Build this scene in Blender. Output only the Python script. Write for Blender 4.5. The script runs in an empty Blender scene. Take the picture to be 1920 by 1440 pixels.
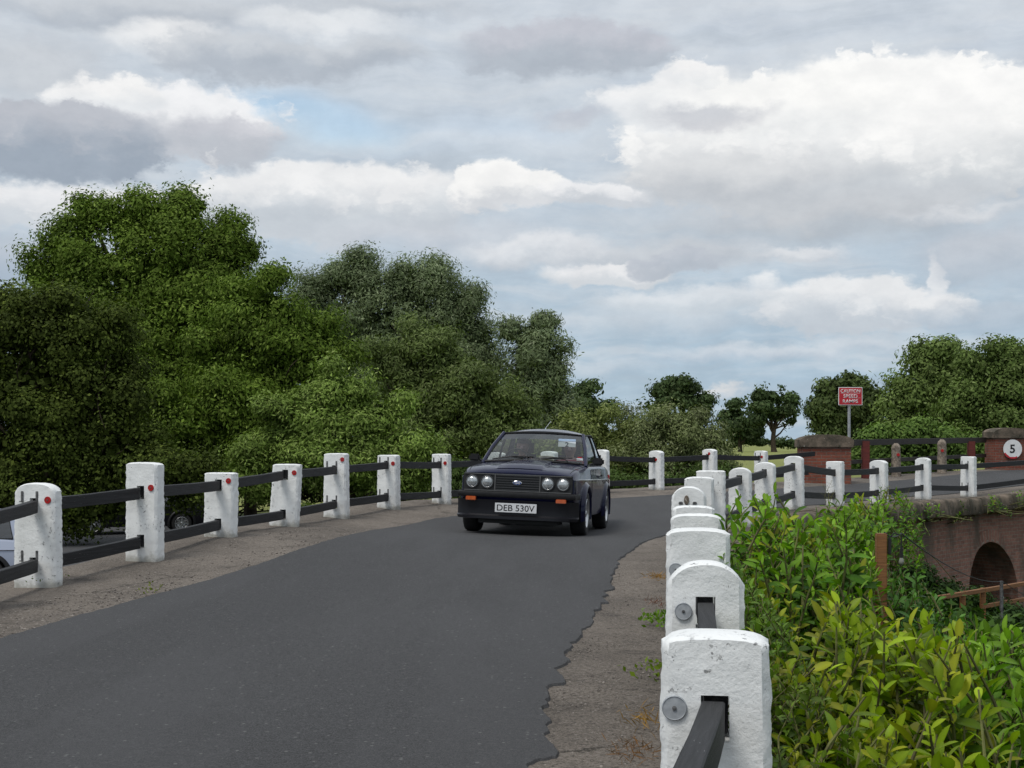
import bpy, bmesh, math, random
import numpy as np
from mathutils import Vector, Matrix, noise as mnoise
R = math.radians
scene = bpy.context.scene
col = scene.collection
# ------------------------------------------------------------------ camera, sun, sky
F = 2600.0            # focal length in photograph pixels (1920 wide)
CAMZ = 1.5
cd = bpy.data.cameras.new('camera'); cam = bpy.data.objects.new('camera', cd); col.objects.link(cam)
cd.sensor_width = 36; cd.lens = F/1920*36; cd.shift_y = 112/1920
cd.clip_start = 0.05; cd.clip_end = 6000
cam.location = (0, 0, CAMZ); cam.rotation_euler = (R(90), 0, 0)
scene.camera = cam
SUN_EL, SUN_AZ = 60, 222      # compass-like azimuth: 0 = +Y (view direction), 90 = +X
sl = bpy.data.lights.new('sun', 'SUN'); sl.energy = 2.0; sl.angle = R(22); sl.color = (1, .965, .91)
so = bpy.data.objects.new('sun', sl); col.objects.link(so)
sd = Vector((math.sin(R(SUN_AZ))*math.cos(R(SUN_EL)), math.cos(R(SUN_AZ))*math.cos(R(SUN_EL)), math.sin(R(SUN_EL))))
so.rotation_euler = sd.to_track_quat('Z', 'Y').to_euler(); so.location = (0, -10, 30)
scene.view_settings.view_transform = 'Standard'; scene.view_settings.look = 'None'
scene.view_settings.gamma = 1; scene.view_settings.exposure = 0.0

def s2l(c):
    return tuple((x/255/12.92) if x/255 <= .04045 else ((x/255+.055)/1.055)**2.4 for x in c)

class NT:
    """short node-tree writer"""
    def __init__(s, tree): s.t = tree; s.n = tree.nodes; s.l = tree.links
    def new(s, k, **kw):
        n = s.n.new(k)
        for a, b in kw.items(): setattr(n, a, b)
        return n
    def put(s, inp, v):
        if isinstance(v, bpy.types.NodeSocket): s.l.new(v, inp)
        elif v is not None:
            if hasattr(inp.default_value, '__len__') and len(inp.default_value) == 4 and len(v) == 3: v = tuple(v)+(1,)
            inp.default_value = v
    def math(s, op, a, b=None, c=None):
        n = s.new('ShaderNodeMath', operation=op)
        s.put(n.inputs[0], a)
        if b is not None: s.put(n.inputs[1], b)
        if c is not None: s.put(n.inputs[2], c)
        return n.outputs[0]
    def vm(s, op, a, b=None, sc=None):
        n = s.new('ShaderNodeVectorMath', operation=op)
        s.put(n.inputs[0], a)
        if b is not None: s.put(n.inputs[1], b)
        if sc is not None: s.put(n.inputs[3], sc)
        return n.outputs['Value'] if op in ('LENGTH', 'DOT_PRODUCT') else n.outputs[0]
    def rng(s, v, a, b, c=0., d=1., smooth=True):
        n = s.new('ShaderNodeMapRange', interpolation_type='SMOOTHSTEP' if smooth else 'LINEAR')
        s.put(n.inputs[0], v); n.inputs[1].default_value = a; n.inputs[2].default_value = b
        n.inputs[3].default_value = c; n.inputs[4].default_value = d
        return n.outputs[0]
    def mix(s, f, a, b, mode='MIX'):
        n = s.new('ShaderNodeMix', data_type='RGBA', blend_type=mode)
        s.put(n.inputs[0], f); s.put(n.inputs[6], a); s.put(n.inputs[7], b)
        return n.outputs[2]
    def noise(s, vec, scale, detail=4, rough=.5, col=False, dist=0):
        n = s.new('ShaderNodeTexNoise'); s.put(n.inputs['Vector'], vec)
        n.inputs['Scale'].default_value = scale; n.inputs['Detail'].default_value = detail
        n.inputs['Roughness'].default_value = rough; n.inputs['Distortion'].default_value = dist
        return n.outputs['Color' if col else 'Fac']

world = bpy.data.worlds.new("World"); scene.world = world; world.use_nodes = True
world.node_tree.nodes.clear()
N = NT(world.node_tree)
tc = N.new('ShaderNodeTexCoord').outputs['Generated']
dirv = N.vm('NORMALIZE', tc)
sep = N.new('ShaderNodeSeparateXYZ'); N.put(sep.inputs[0], dirv)
dx, dy, dz = sep.outputs
az = N.math('MULTIPLY', N.math('ARCTAN2', dx, dy), F)
el = N.math('MULTIPLY', N.math('ARCSINE', dz), F)
flat = N.new('ShaderNodeCombineXYZ'); N.put(flat.inputs[0], az); N.put(flat.inputs[1], el)
P0 = flat.outputs[0]
Pn = N.vm('MULTIPLY', P0, (1/100, 1/62, 0))
w1 = N.vm('SUBTRACT', N.noise(Pn, .55, 3, .5, True), (.5, .5, .5))
w2 = N.vm('SUBTRACT', N.noise(Pn, 1.7, 7, .62, True), (.5, .5, .5))
P = N.vm('ADD', N.vm('ADD', P0, N.vm('MULTIPLY', w1, (150, 70, 0))), N.vm('MULTIPLY', w2, (70, 50, 0)))
Psoft = N.vm('ADD', P0, N.vm('MULTIPLY', w1, (260, 80, 0)))
sky = N.new('ShaderNodeTexSky', sky_type='NISHITA'); sky.sun_disc = False
sky.sun_elevation = R(SUN_EL); sky.sun_rotation = R(SUN_AZ); sky.air_density = 1.0; sky.dust_density = 1.5
nish = N.vm('MULTIPLY', sky.outputs[0], (.115, .115, .115))
# pale veil over the blue, thicker toward the zenith and away from the gaps
veil = N.mix(N.rng(el, 0, 900), s2l((172, 190, 205)), s2l((200, 207, 215)))
veil = N.mix(N.rng(el, 60, 420), s2l((164, 186, 203)), veil)
thick = N.noise(N.vm('MULTIPLY', P0, (1/260, 1/70, 0)), 1.0, 5, .55)
base = N.mix(N.rng(thick, .25, .6, .86, .99), nish, veil)
str_ = N.noise(N.vm('MULTIPLY', Psoft, (1/520, 1/60, 0)), 1.0, 6, .6)
base = N.mix(N.rng(str_, .44, .66, 0, .5), base, s2l((207, 212, 217)))
base = N.mix(N.rng(str_, .52, .32, 0, .4), base, s2l((171, 181, 191)))
vo_ = N.new('ShaderNodeTexVoronoi', feature='SMOOTH_F1', voronoi_dimensions='2D'); vo_.inputs['Smoothness'].default_value = .45
N.put(vo_.inputs['Vector'], N.vm('ADD', N.vm('MULTIPLY', P0, (1/84, 1/60, 0)), N.vm('MULTIPLY', w2, (1.6, 1.6, 0))))
vo_.inputs['Scale'].default_value = 1.0; vo_.inputs['Detail'].default_value = 2; vo_.inputs['Roughness'].default_value = .55
bil = vo_.outputs['Distance']
bil_edge = N.rng(bil, .1, .8, -.16, .06, False); bil_sh = N.rng(bil, .1, .8, -.15, .22, False)
def pxdir(px, py):
    a = math.atan((px-960)/F); e = math.atan((832-py)/F*math.cos(a))
    return a*F, e*F
def blob(c, px, py, rx, ry, top, low, soft=.35, amt=1., lo=-.5, hi=.35, src=None):
    a, e = pxdir(px, py)
    ma = N.new('ShaderNodeVectorMath', operation='MULTIPLY_ADD')      # a tiny nudge by the layer below keeps the layers evaluated one after another
    N.put(ma.inputs[0], c); ma.inputs[1].default_value = (1e-4, 1e-4, 0); N.put(ma.inputs[2], src or P)
    q = N.vm('DIVIDE', N.vm('SUBTRACT', ma.outputs[0], (a, e, 0)), (rx, ry, 1))
    d = N.vm('LENGTH', q); crisp = soft < .55
    if crisp: d = N.math('ADD', d, bil_edge)
    m = N.rng(d, 1.0, 1.0-soft*(.75 if crisp else 1), 0, amt)
    sp = N.new('ShaderNodeSeparateXYZ'); N.put(sp.inputs[0], q)
    cc = N.mix(N.rng(sp.outputs[1] if not crisp else N.math('SUBTRACT', sp.outputs[1], bil_sh), lo, hi), s2l(low), s2l(top))
    return N.mix(m, c, cc)
WH = (236, 236, 236); W2 = (222, 225, 228); G1 = (195, 200, 206); G2 = (172, 180, 190); G3 = (166, 176, 188)
c = base
c = blob(c, 470, 205, 300, 52, (172, 201, 226), (184, 209, 228), .95, .85, src=Psoft)
c = blob(c, 640, 240, 210, 52, (178, 204, 226), (188, 211, 228), .95, .8, src=Psoft)
c = blob(c, 960, 250, 260, 50, (196, 210, 224), (204, 214, 224), .9, .7, src=Psoft)
c = blob(c, 250, 20, 420, 50, G1, G2, .7, .9)
c = blob(c, 700, 15, 320, 30, G1, G2, .8, .8)
c = blob(c, 330, 85, 150, 50, WH, W2, .8, .9)
c = blob(c, 600, 45, 200, 35, W2, W2, .8, .8)
c = blob(c, 60, 120, 180, 80, G1, G1, .8, .9)
c = blob(c, 480, 112, 250, 52, G1, G2, .5, .9)
c = blob(c, 700, 100, 130, 38, G1, G2, .6, .85)
c = blob(c, 1060, 95, 250, 62, (188, 191, 200), G2, .5, .95)
c = blob(c, 1290, 150, 90, 46, WH, W2, .3, 1)
c = blob(c, 1620, 260, 500, 155, (241, 241, 240), (196, 201, 206), .18, 1, -.8, .25)
c = blob(c, 1250, 200, 140, 55, (232, 233, 234), W2, .5, 1)
c = blob(c, 1850, 245, 320, 105, (240, 240, 239), (206, 210, 213), .5, .75, -.9, .0)
c = blob(c, 1480, 190, 300, 85, (242, 242, 240), (220, 223, 225), .6, .7, -.9, .1)
c = blob(c, 1330, 215, 150, 34, (184, 188, 196), (194, 196, 202), .6, .75)
c = blob(c, 1070, 225, 110, 25, (188, 191, 200), (192, 196, 203), .8, .7)
c = blob(c, 1380, 330, 330, 70, (212, 214, 216), (184, 189, 195), .7, .9)
c = blob(c, 1550, 410, 520, 62, (190, 194, 199), (176, 184, 192), .8, .9)
c = blob(c, 330, 230, 210, 78, (232, 233, 235), (190, 194, 201), .3, 1, -.7, .2)
c = blob(c, 190, 185, 130, 42, WH, W2, .4, 1)
c = blob(c, 95, 264, 235, 84, (182, 186, 194), (154, 165, 178), .35, 1)
c = blob(c, 430, 270, 110, 48, (196, 198, 205), (180, 185, 193), .5, .9)
c = blob(c, 200, 385, 360, 52, (226, 227, 229), (200, 206, 212), .5, .95, -.6, .3)
c = blob(c, 620, 375, 330, 85, (229, 230, 231), (192, 199, 206), .3, 1, -.6, .3)
c = blob(c, 950, 355, 130, 56, (238, 238, 237), (208, 211, 215), .3, 1, -.7, 0)
c = blob(c, 1120, 365, 140, 30, (228, 229, 231), (196, 201, 207), .5, .95)
c = blob(c, 820, 440, 330, 52, (198, 203, 210), (184, 192, 202), .9, .8)
c = blob(c, 100, 480, 320, 70, (184, 192, 202), (160, 174, 190), .8, .9, src=Psoft)
c = blob(c, 560, 520, 260, 60, (172, 184, 198), (154, 172, 190), .8, .9, src=Psoft)
c = blob(c, 1260, 475, 280, 40, (194, 199, 205), (182, 189, 197), .7, .9)
c = blob(c, 1150, 510, 150, 30, (226, 227, 229), (202, 207, 212), .45, 1)
c = blob(c, 1270, 492, 105, 26, (184, 190, 199), (176, 184, 194), .45, .9)
c = blob(c, 1600, 575, 225, 66, (224, 226, 228), (190, 198, 206), .4, 1, -.6, .2)
c = blob(c, 1425, 530, 46, 22, WH, W2, .7, .7)
c = blob(c, 1745, 510, 26, 42, (228, 229, 231), W2, .5, 1)
c = blob(c, 1850, 480, 170, 70, (190, 196, 204), (176, 186, 197), .7, .9)
c = blob(c, 1840, 590, 190, 40, (176, 188, 200), (164, 180, 195), .8, .8)
c = blob(c, 1000, 470, 200, 36, (222, 224, 227), (198, 203, 209), .6, .8)
c = blob(c, 1300, 560, 260, 34, (216, 220, 224), (196, 204, 211), .6, .8)
c = blob(c, 1500, 660, 420, 26, (204, 211, 218), (186, 197, 208), .8, .8)
c = blob(c, 1080, 690, 240, 30, (198, 207, 215), (184, 197, 208), .9, .7)
c = blob(c, 1500, 470, 120, 22, (218, 220, 223), (198, 203, 209), .6, .8)
c = blob(c, 1800, 400, 160, 20, (210, 213, 217), (192, 198, 205), .7, .8)
c = blob(c, 1350, 730, 70, 16, (214, 214, 214), (196, 203, 210), .7, .8)
c = blob(c, 1180, 600, 400, 40, (204, 210, 216), (188, 199, 209), .9, .6)
fine = N.noise(Pn, 1.1, 8, .62)
c = N.mix(.8, c, N.mix(N.rng(fine, .3, .7), (.92, .925, .935, 1), (1.06, 1.055, 1.05, 1)), 'MULTIPLY')
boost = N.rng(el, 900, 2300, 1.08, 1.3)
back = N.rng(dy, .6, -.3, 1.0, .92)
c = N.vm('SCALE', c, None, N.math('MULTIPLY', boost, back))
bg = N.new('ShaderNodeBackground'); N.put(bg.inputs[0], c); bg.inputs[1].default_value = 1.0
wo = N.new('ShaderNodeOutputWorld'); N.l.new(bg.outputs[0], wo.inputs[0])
world.cycles.sampling_method = 'MANUAL'; world.cycles.sample_map_resolution = 256
scene.cycles.max_bounces = 6; scene.cycles.diffuse_bounces = 3; scene.cycles.transmission_bounces = 3; scene.cycles.transparent_max_bounces = 8

# ------------------------------------------------------------------ helpers
def at(px, py, s):
    """photograph pixel at a scale of s pixels per metre -> world point"""
    return Vector(((px-960)/s, F/s, CAMZ-(py-832)/s))
def tag(o, label=None, cat=None, group=None, kind=None):
    if label: o['label'] = label
    if cat: o['category'] = cat
    if group: o['group'] = group
    if kind: o['kind'] = kind
    return o
def empty(name, loc, label, cat, group=None):
    o = bpy.data.objects.new(name, None); col.objects.link(o); o.location = loc
    o.empty_display_size = .2
    return tag(o, label, cat, group)
def link(name, me, mat=None, parent=None, loc=(0, 0, 0), smooth=False):
    o = bpy.data.objects.new(name, me); col.objects.link(o); o.location = loc
    if parent: o.parent = parent
    if mat:
        for m in (mat if isinstance(mat, (list, tuple)) else [mat]): me.materials.append(m)
    if smooth: me.polygons.foreach_set('use_smooth', [True]*len(me.polygons))
    return o
class MB:
    def __init__(s): s.v = []; s.f = []; s.m = []
    def add(s, vs, fs, mi=0):
        b = len(s.v); s.v += [tuple(v) for v in vs]
        for f in fs: s.f.append([b+i for i in f]); s.m.append(mi)
    def box(s, c, d, rot=None, mi=0, bev=0):
        x, y, z = d[0]/2, d[1]/2, d[2]/2
        if bev:
            bm = bmesh.new(); bmesh.ops.create_cube(bm, size=1)
            bmesh.ops.scale(bm, vec=d, verts=bm.verts)
            bmesh.ops.bevel(bm, geom=bm.edges[:], offset=bev, segments=2, affect='EDGES')
            bm.verts.index_update()
            vs = [v.co.copy() for v in bm.verts]; fs = [[v.index for v in f.verts] for f in bm.faces]; bm.free()
        else:
            vs = [Vector(p) for p in ((-x,-y,-z),(x,-y,-z),(x,y,-z),(-x,y,-z),(-x,-y,z),(x,-y,z),(x,y,z),(-x,y,z))]
            fs = [(0,3,2,1),(4,5,6,7),(0,1,5,4),(1,2,6,5),(2,3,7,6),(3,0,4,7)]
        if rot is not None: vs = [rot @ v for v in vs]
        c = Vector(c); s.add([v+c for v in vs], fs, mi); return s
    def tube(s, pts, rad, n=8, mi=0, cap=True):
        pts = [Vector(p) for p in pts]; rad = rad if hasattr(rad, '__len__') else [rad]*len(pts)
        vs = []; fs = []; up = None
        for i, p in enumerate(pts):
            t = (pts[min(i+1, len(pts)-1)]-pts[max(i-1, 0)]).normalized()
            a = t.orthogonal().normalized() if up is None else (up - t*up.dot(t)).normalized()
            up = a; b = t.cross(a)
            for k in range(n):
                th = 2*math.pi*k/n; vs.append(p+(a*math.cos(th)+b*math.sin(th))*rad[i])
        for i in range(len(pts)-1):
            for k in range(n):
                fs.append((i*n+k, i*n+(k+1) % n, (i+1)*n+(k+1) % n, (i+1)*n+k))
        if cap: fs.append(tuple(reversed(range(n)))); fs.append(tuple((len(pts)-1)*n+k for k in range(n)))
        s.add(vs, fs, mi); return s
    def cyl(s, a, b, r, n=16, mi=0): return s.tube([a, b], r, n, mi)
    def lathe(s, prof, n=24, M=None, mi=0):
        """prof: (r, h) about local z"""
        vs = []; fs = []
        for r, h in prof:
            for k in range(n):
                th = 2*math.pi*k/n; v = Vector((r*math.cos(th), r*math.sin(th), h)); vs.append(M @ v if M else v)
        for i in range(len(prof)-1):
            for k in range(n): fs.append((i*n+k, i*n+(k+1) % n, (i+1)*n+(k+1) % n, (i+1)*n+k))
        s.add(vs, fs, mi); return s
    def grid(s, rows, mi=0):
        nr, nc = len(rows), len(rows[0]); vs = [p for r in rows for p in r]
        s.add(vs, [(i*nc+j, i*nc+j+1, (i+1)*nc+j+1, (i+1)*nc+j) for i in range(nr-1) for j in range(nc-1)], mi); return s
    def mesh(s, name, org=(0, 0, 0)):
        me = bpy.data.meshes.new(name); o = Vector(org)
        me.from_pydata([tuple(Vector(v)-o) for v in s.v], [], s.f); 
        if any(s.m): me.polygons.foreach_set('material_index', s.m)
        me.update(); return me
    def build(s, name, mat, parent=None, loc=(0, 0, 0), org=(0, 0, 0), smooth=False, auto=None):
        o = link(name, s.mesh(name, org), mat, parent, loc, smooth)
        if auto:
            me = o.data; me.polygons.foreach_set('use_smooth', [True]*len(me.polygons))
            try: me.set_sharp_from_angle(angle=R(auto))
            except Exception: pass
        return o
def fix_normals(me):
    bm = bmesh.new(); bm.from_mesh(me); bmesh.ops.remove_doubles(bm, verts=bm.verts, dist=1e-5)
    bmesh.ops.recalc_face_normals(bm, faces=bm.faces); bm.to_mesh(me); bm.free()
def cut(me, cutters):
    """real boolean holes: returns a new mesh"""
    fix_normals(me)
    o = bpy.data.objects.new('tmp', me); col.objects.link(o); tmp = []
    for cm in cutters:
        fix_normals(cm)
        co = bpy.data.objects.new('tmpc', cm); col.objects.link(co); tmp.append(co)
        m = o.modifiers.new('b', 'BOOLEAN'); m.operation = 'DIFFERENCE'; m.object = co; m.solver = 'EXACT'
    dg = bpy.context.evaluated_depsgraph_get(); dg.update()
    r = bpy.data.meshes.new_from_object(o.evaluated_get(dg), depsgraph=dg)
    for x in tmp+[o]: bpy.data.objects.remove(x)
    return r
def text_mesh(txt, w, h, ext=.002, shear=0, off=0.0, space=1.0):
    """lettering as a mesh in the xz plane facing -y, centred, w wide and h tall"""
    cu = bpy.data.curves.new('t', 'FONT'); cu.body = txt; cu.size = 1; cu.shear = shear; cu.offset = off
    cu.space_character = space; cu.resolution_u = 4
    o = bpy.data.objects.new('t', cu); col.objects.link(o)
    dg = bpy.context.evaluated_depsgraph_get(); dg.update()
    me = bpy.data.meshes.new_from_object(o.evaluated_get(dg), depsgraph=dg)
    bpy.data.objects.remove(o)
    bm = bmesh.new(); bm.from_mesh(me)
    r = bmesh.ops.extrude_face_region(bm, geom=bm.faces[:])
    vs = [v for v in bm.verts]; xs = [v.co.x for v in vs]; ys = [v.co.y for v in vs]
    x0, x1, y0, y1 = min(xs), max(xs), min(ys), max(ys)
    top = set(g for g in r['geom'] if isinstance(g, bmesh.types.BMVert))
    for v in vs:
        x = ((v.co.x-x0)/(x1-x0)-.5)*w; z = ((v.co.y-y0)/(y1-y0)-.5)*h
        v.co = (x, -ext if v in top else 0, z)
    bm.to_mesh(me); bm.free(); return me
def boxuv(me, d=(1, 0)):
    uv = me.uv_layers.new(name='UVMap') if not me.uv_layers else me.uv_layers[0]
    for p in me.polygons:
        n = p.normal
        for li in p.loop_indices:
            v = me.vertices[me.loops[li].vertex_index].co
            if abs(n.z) > .8: u = (v.x*d[0]+v.y*d[1], -v.x*d[1]+v.y*d[0])
            elif abs(n.x*d[0]+n.y*d[1]) > .7: u = (-v.x*d[1]+v.y*d[0], v.z)
            else: u = (v.x*d[0]+v.y*d[1], v.z)
            uv.data[li].uv = u

# ------------------------------------------------------------------ materials
def newmat(name):
    m = bpy.data.materials.new(name); m.use_nodes = True
    T = NT(m.node_tree); b = m.node_tree.nodes['Principled BSDF']
    return m, T, b
def mat(name, a, b=None, scale=6, rough=.6, bump=0, bscale=40, metal=0, spec=.5, detail=6, coat=0, lo=.35, hi=.65, brough=.6, specks=None):
    m, T, p = newmat(name)
    co = T.new('ShaderNodeTexCoord').outputs['Object']
    c = tuple(a)+(1,)
    if b is not None:
        f = T.rng(T.noise(co, scale, detail, .6), lo, hi)
        c = T.mix(f, tuple(a), tuple(b))
    for (sc, th, w, colr) in (specks or []):
        c = T.mix(T.rng(T.noise(co, sc, 3, .6), th, th+w), c, colr)
    T.put(p.inputs['Base Color'], c)
    p.inputs['Roughness'].default_value = rough; p.inputs['Metallic'].default_value = metal
    p.inputs['Specular IOR Level'].default_value = spec; p.inputs['Coat Weight'].default_value = coat
    p.inputs['Coat Roughness'].default_value = .04
    if bump:
        bn = T.new('ShaderNodeBump'); bn.inputs['Strength'].default_value = 1; bn.inputs['Distance'].default_value = bump
        T.put(bn.inputs['Height'], T.noise(co, bscale, 8, brough)); T.put(p.inputs['Normal'], bn.outputs[0])
    return m
def m_asphalt(name, a, b, sp=.13):
    m, T, p = newmat(name)
    co = T.new('ShaderNodeTexCoord').outputs['Object']
    big = T.noise(T.vm('MULTIPLY', co, (1, .45, 1)), .55, 5, .6)
    c = T.mix(T.rng(big, .35, .68), a, b)
    c = T.mix(T.rng(T.noise(T.vm('MULTIPLY', co, (1.6, .5, 1)), 1.3, 6, .7), .5, .7, 0, .5), c, tuple(x*.6 for x in a))
    c = T.mix(T.rng(T.noise(co, 22, 5, .8), .5, .7, 0, .3), c, tuple(x*1.8 for x in a))
    fine = T.noise(co, 150, 4, .8)
    c = T.mix(T.rng(fine, .42, .6, 0, 1), T.mix(.5, c, (0.012, .012, .013)), T.mix(.14, c, (.3, .3, .3)))
    f2 = T.noise(co, 46, 4, .75); c = T.mix(T.rng(f2, .46, .36, 0, .5), c, (.02, .02, .02)); c = T.mix(T.rng(f2, .56, .68, 0, .14), c, (.25, .25, .25))
    # tyre-polished tracks and old damp stains
    c = T.mix(T.rng(T.noise(T.vm('MULTIPLY', co, (.9, .12, 1)), 1.2, 4, .6), .48, .62, 0, .35), c, (.07, .07, .073))
    vo = T.new('ShaderNodeTexVoronoi'); T.put(vo.inputs['Vector'], co); vo.inputs['Scale'].default_value = 30
    sepc = T.new('ShaderNodeSeparateColor'); T.put(sepc.inputs[0], vo.outputs['Color'])
    spk = T.math('MULTIPLY', T.rng(vo.outputs['Distance'], .30, .16), T.rng(sepc.outputs[0], .88, .92))
    c = T.mix(T.math('MULTIPLY', spk, .7), c, (sp, sp, sp*.97))
    T.put(p.inputs['Base Color'], c); p.inputs['Roughness'].default_value = .88
    p.inputs['Specular IOR Level'].default_value = .3
    bn = T.new('ShaderNodeBump'); bn.inputs['Distance'].default_value = .006
    T.put(bn.inputs['Height'], T.noise(co, 90, 6, .8)); T.put(p.inputs['Normal'], bn.outputs[0])
    return m
def m_verge():
    m, T, p = newmat('gritty_verge')
    co = T.new('ShaderNodeTexCoord').outputs['Object']
    c = T.mix(T.rng(T.noise(co, .8, 6, .65), .36, .64), (.235, .203, .172), (.155, .134, .114))
    c = T.mix(T.rng(T.noise(co, 2.6, 7, .7), .54, .68, 0, .75), c, (.075, .066, .058))
    c = T.mix(T.rng(T.noise(co, 5.5, 6, .7), .60, .7, 0, .6), c, (.2, .18, .16))
    c = T.mix(T.rng(T.noise(co, 1.9, 8, .75), .63, .68, 0, .5), c, (.06, .055, .035))
    c = T.mix(T.rng(T.noise(co, 24, 5, .8), .52, .66, 0, .7), c, (.05, .044, .04))
    c = T.mix(T.rng(T.noise(co, 31, 5, .8), .57, .68, 0, .6), c, (.33, .3, .27))
    f = T.noise(co, 60, 5, .85)
    c = T.mix(T.rng(f, .49, .38, 0, .8), c, (.035, .03, .027))
    c = T.mix(T.rng(f, .54, .66, 0, .7), c, (.40, .36, .32))
    c = T.mix(T.rng(T.noise(co, 160, 3, .7), .4, .62, 0, .35), c, (.05, .045, .04))
    # cracks running across the verge
    vo = T.new('ShaderNodeTexVoronoi', feature='DISTANCE_TO_EDGE')
    T.put(vo.inputs['Vector'], T.vm('ADD', co, T.vm('MULTIPLY', T.noise(co, 2.2, 6, .7, True), (.8, .8, 0)))); vo.inputs['Scale'].default_value = .55
    crack = T.math('MULTIPLY', T.rng(vo.outputs['Distance'], .008, .002), T.rng(T.noise(co, 1.1, 3, .5), .45, .6))
    c = T.mix(T.math('MULTIPLY', crack, .7), c, (.02, .018, .015))
    T.put(p.inputs['Base Color'], c); p.inputs['Roughness'].default_value = .95; p.inputs['Specular IOR Level'].default_value = .15
    bn = T.new('ShaderNodeBump'); bn.inputs['Distance'].default_value = .014
    T.put(bn.inputs['Height'], T.noise(co, 38, 8, .8)); T.put(p.inputs['Normal'], bn.outputs[0])
    return m
def m_whitepaint():
    m, T, p = newmat('white_masonry_paint')
    g = T.new('ShaderNodeNewGeometry').outputs['Position']
    c = T.mix(T.rng(T.noise(g, 5, 6, .6), .35, .7), (.84, .85, .84), (.77, .78, .77))
    c = T.mix(T.rng(T.noise(g, 1.4, 6, .7), .62, .75, 0, .2), c, (.5, .51, .47))
    n2 = T.noise(g, 34, 6, .75)
    reg = T.rng(T.noise(g, 3.4, 3, .5), .5, .62)
    chip = T.math('MULTIPLY', T.rng(n2, .60, .625), reg)
    lz = T.new('ShaderNodeSeparateXYZ'); T.put(lz.inputs[0], T.new('ShaderNodeTexCoord').outputs['Object'])
    hh = T.math('ADD', lz.outputs[2], T.math('MULTIPLY', T.noise(g, 9, 5, .7), -.22))
    c = T.mix(T.rng(hh, -.02, -.12, 0, .7), c, (.25, .24, .19))
    run = T.noise(T.vm('MULTIPLY', g, (22, 22, 1.6)), 1, 4, .6)
    c = T.mix(T.math('MULTIPLY', T.rng(run, .56, .7), .08), c, (.42, .42, .38))
    c = T.mix(T.math('MULTIPLY', chip, .85), c, (.17, .17, .17))
    pit = T.rng(T.noise(g, 95, 3, .6), .68, .71); c = T.mix(T.math('MULTIPLY', pit, .6), c, (.3, .3, .3))
    T.put(p.inputs['Base Color'], c); p.inputs['Roughness'].default_value = .55; p.inputs['Specular IOR Level'].default_value = .35
    bn = T.new('ShaderNodeBump'); bn.inputs['Distance'].default_value = .006
    h = T.math('ADD', T.math('MULTIPLY', T.noise(g, 60, 7, .7), .6), T.math('ADD', T.noise(g, 13, 5, .6), T.math('MULTIPLY', chip, -.9)))
    T.put(bn.inputs['Height'], h); T.put(p.inputs['Normal'], bn.outputs[0])
    return m
def m_timber(name, a, b, flake=(.45, .45, .45), fa=.65):
    m, T, p = newmat(name)
    uv = T.new('ShaderNodeTexCoord').outputs['UV']
    st = T.vm('MULTIPLY', uv, (3.0, 60, 1))
    c = T.mix(T.rng(T.noise(st, 1, 6, .6), .35, .65), a, b)
    fl = T.math('MULTIPLY', T.rng(T.noise(T.vm('MULTIPLY', uv, (26, 110, 1)), 1, 5, .7), .63, .68), T.rng(T.noise(uv, 5, 3, .5), .5, .6))
    c = T.mix(T.math('MULTIPLY', fl, fa), c, flake)
    T.put(p.inputs['Base Color'], c); p.inputs['Roughness'].default_value = .62; p.inputs['Specular IOR Level'].default_value = .35
    bn = T.new('ShaderNodeBump'); bn.inputs['Distance'].default_value = .004
    T.put(bn.inputs['Height'], T.noise(st, 1.5, 5, .7)); T.put(p.inputs['Normal'], bn.outputs[0])
    return m
def m_brick(name, c1, c2, mortar, stain=(.09, .07, .055), moss=.4, bw=.225, bh=.075):
    m, T, p = newmat(name)
    tcn = T.new('ShaderNodeTexCoord'); uv = tcn.outputs['UV']
    g = T.new('ShaderNodeNewGeometry').outputs['Position']
    bt = T.new('ShaderNodeTexBrick'); 
    T.put(bt.inputs['Vector'], T.vm('ADD', uv, T.vm('MULTIPLY', T.vm('SUBTRACT', T.noise(uv, 9, 3, .5, True), (.5, .5, .5)), (.02, .02, 0))))
    T.put(bt.inputs['Color1'], c1); T.put(bt.inputs['Color2'], c2); T.put(bt.inputs['Mortar'], mortar)
    bt.inputs['Scale'].default_value = 1; bt.inputs['Mortar Size'].default_value = .008; bt.inputs['Mortar Smooth'].default_value = .3
    bt.inputs['Brick Width'].default_value = bw; bt.inputs['Row Height'].default_value = bh; bt.inputs['Bias'].default_value = -.1
    c = bt.outputs['Color']
    c = T.mix(T.rng(T.noise(g, 14, 5, .7), .35, .7, 0, .55), c, tuple(x*.45 for x in c1))
    c = T.mix(T.rng(T.noise(T.vm('MULTIPLY', g, (1.4, 1.4, .6)), 1.0, 6, .65), .45, .66, 0, moss*2), c, stain)
    c = T.mix(T.rng(T.noise(g, 2.6, 7, .7), .62, .72, 0, .5), c, (.4, .37, .32))
    T.put(p.inputs['Base Color'], c); p.inputs['Roughness'].default_value = .9
    bn = T.new('ShaderNodeBump'); bn.inputs['Distance'].default_value = .012
    T.put(bn.inputs['Height'], T.math('SUBTRACT', T.math('MULTIPLY', T.noise(g, 40, 4, .6), .6), bt.outputs['Fac'])); T.put(p.inputs['Normal'], bn.outputs[0])
    return m
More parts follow.
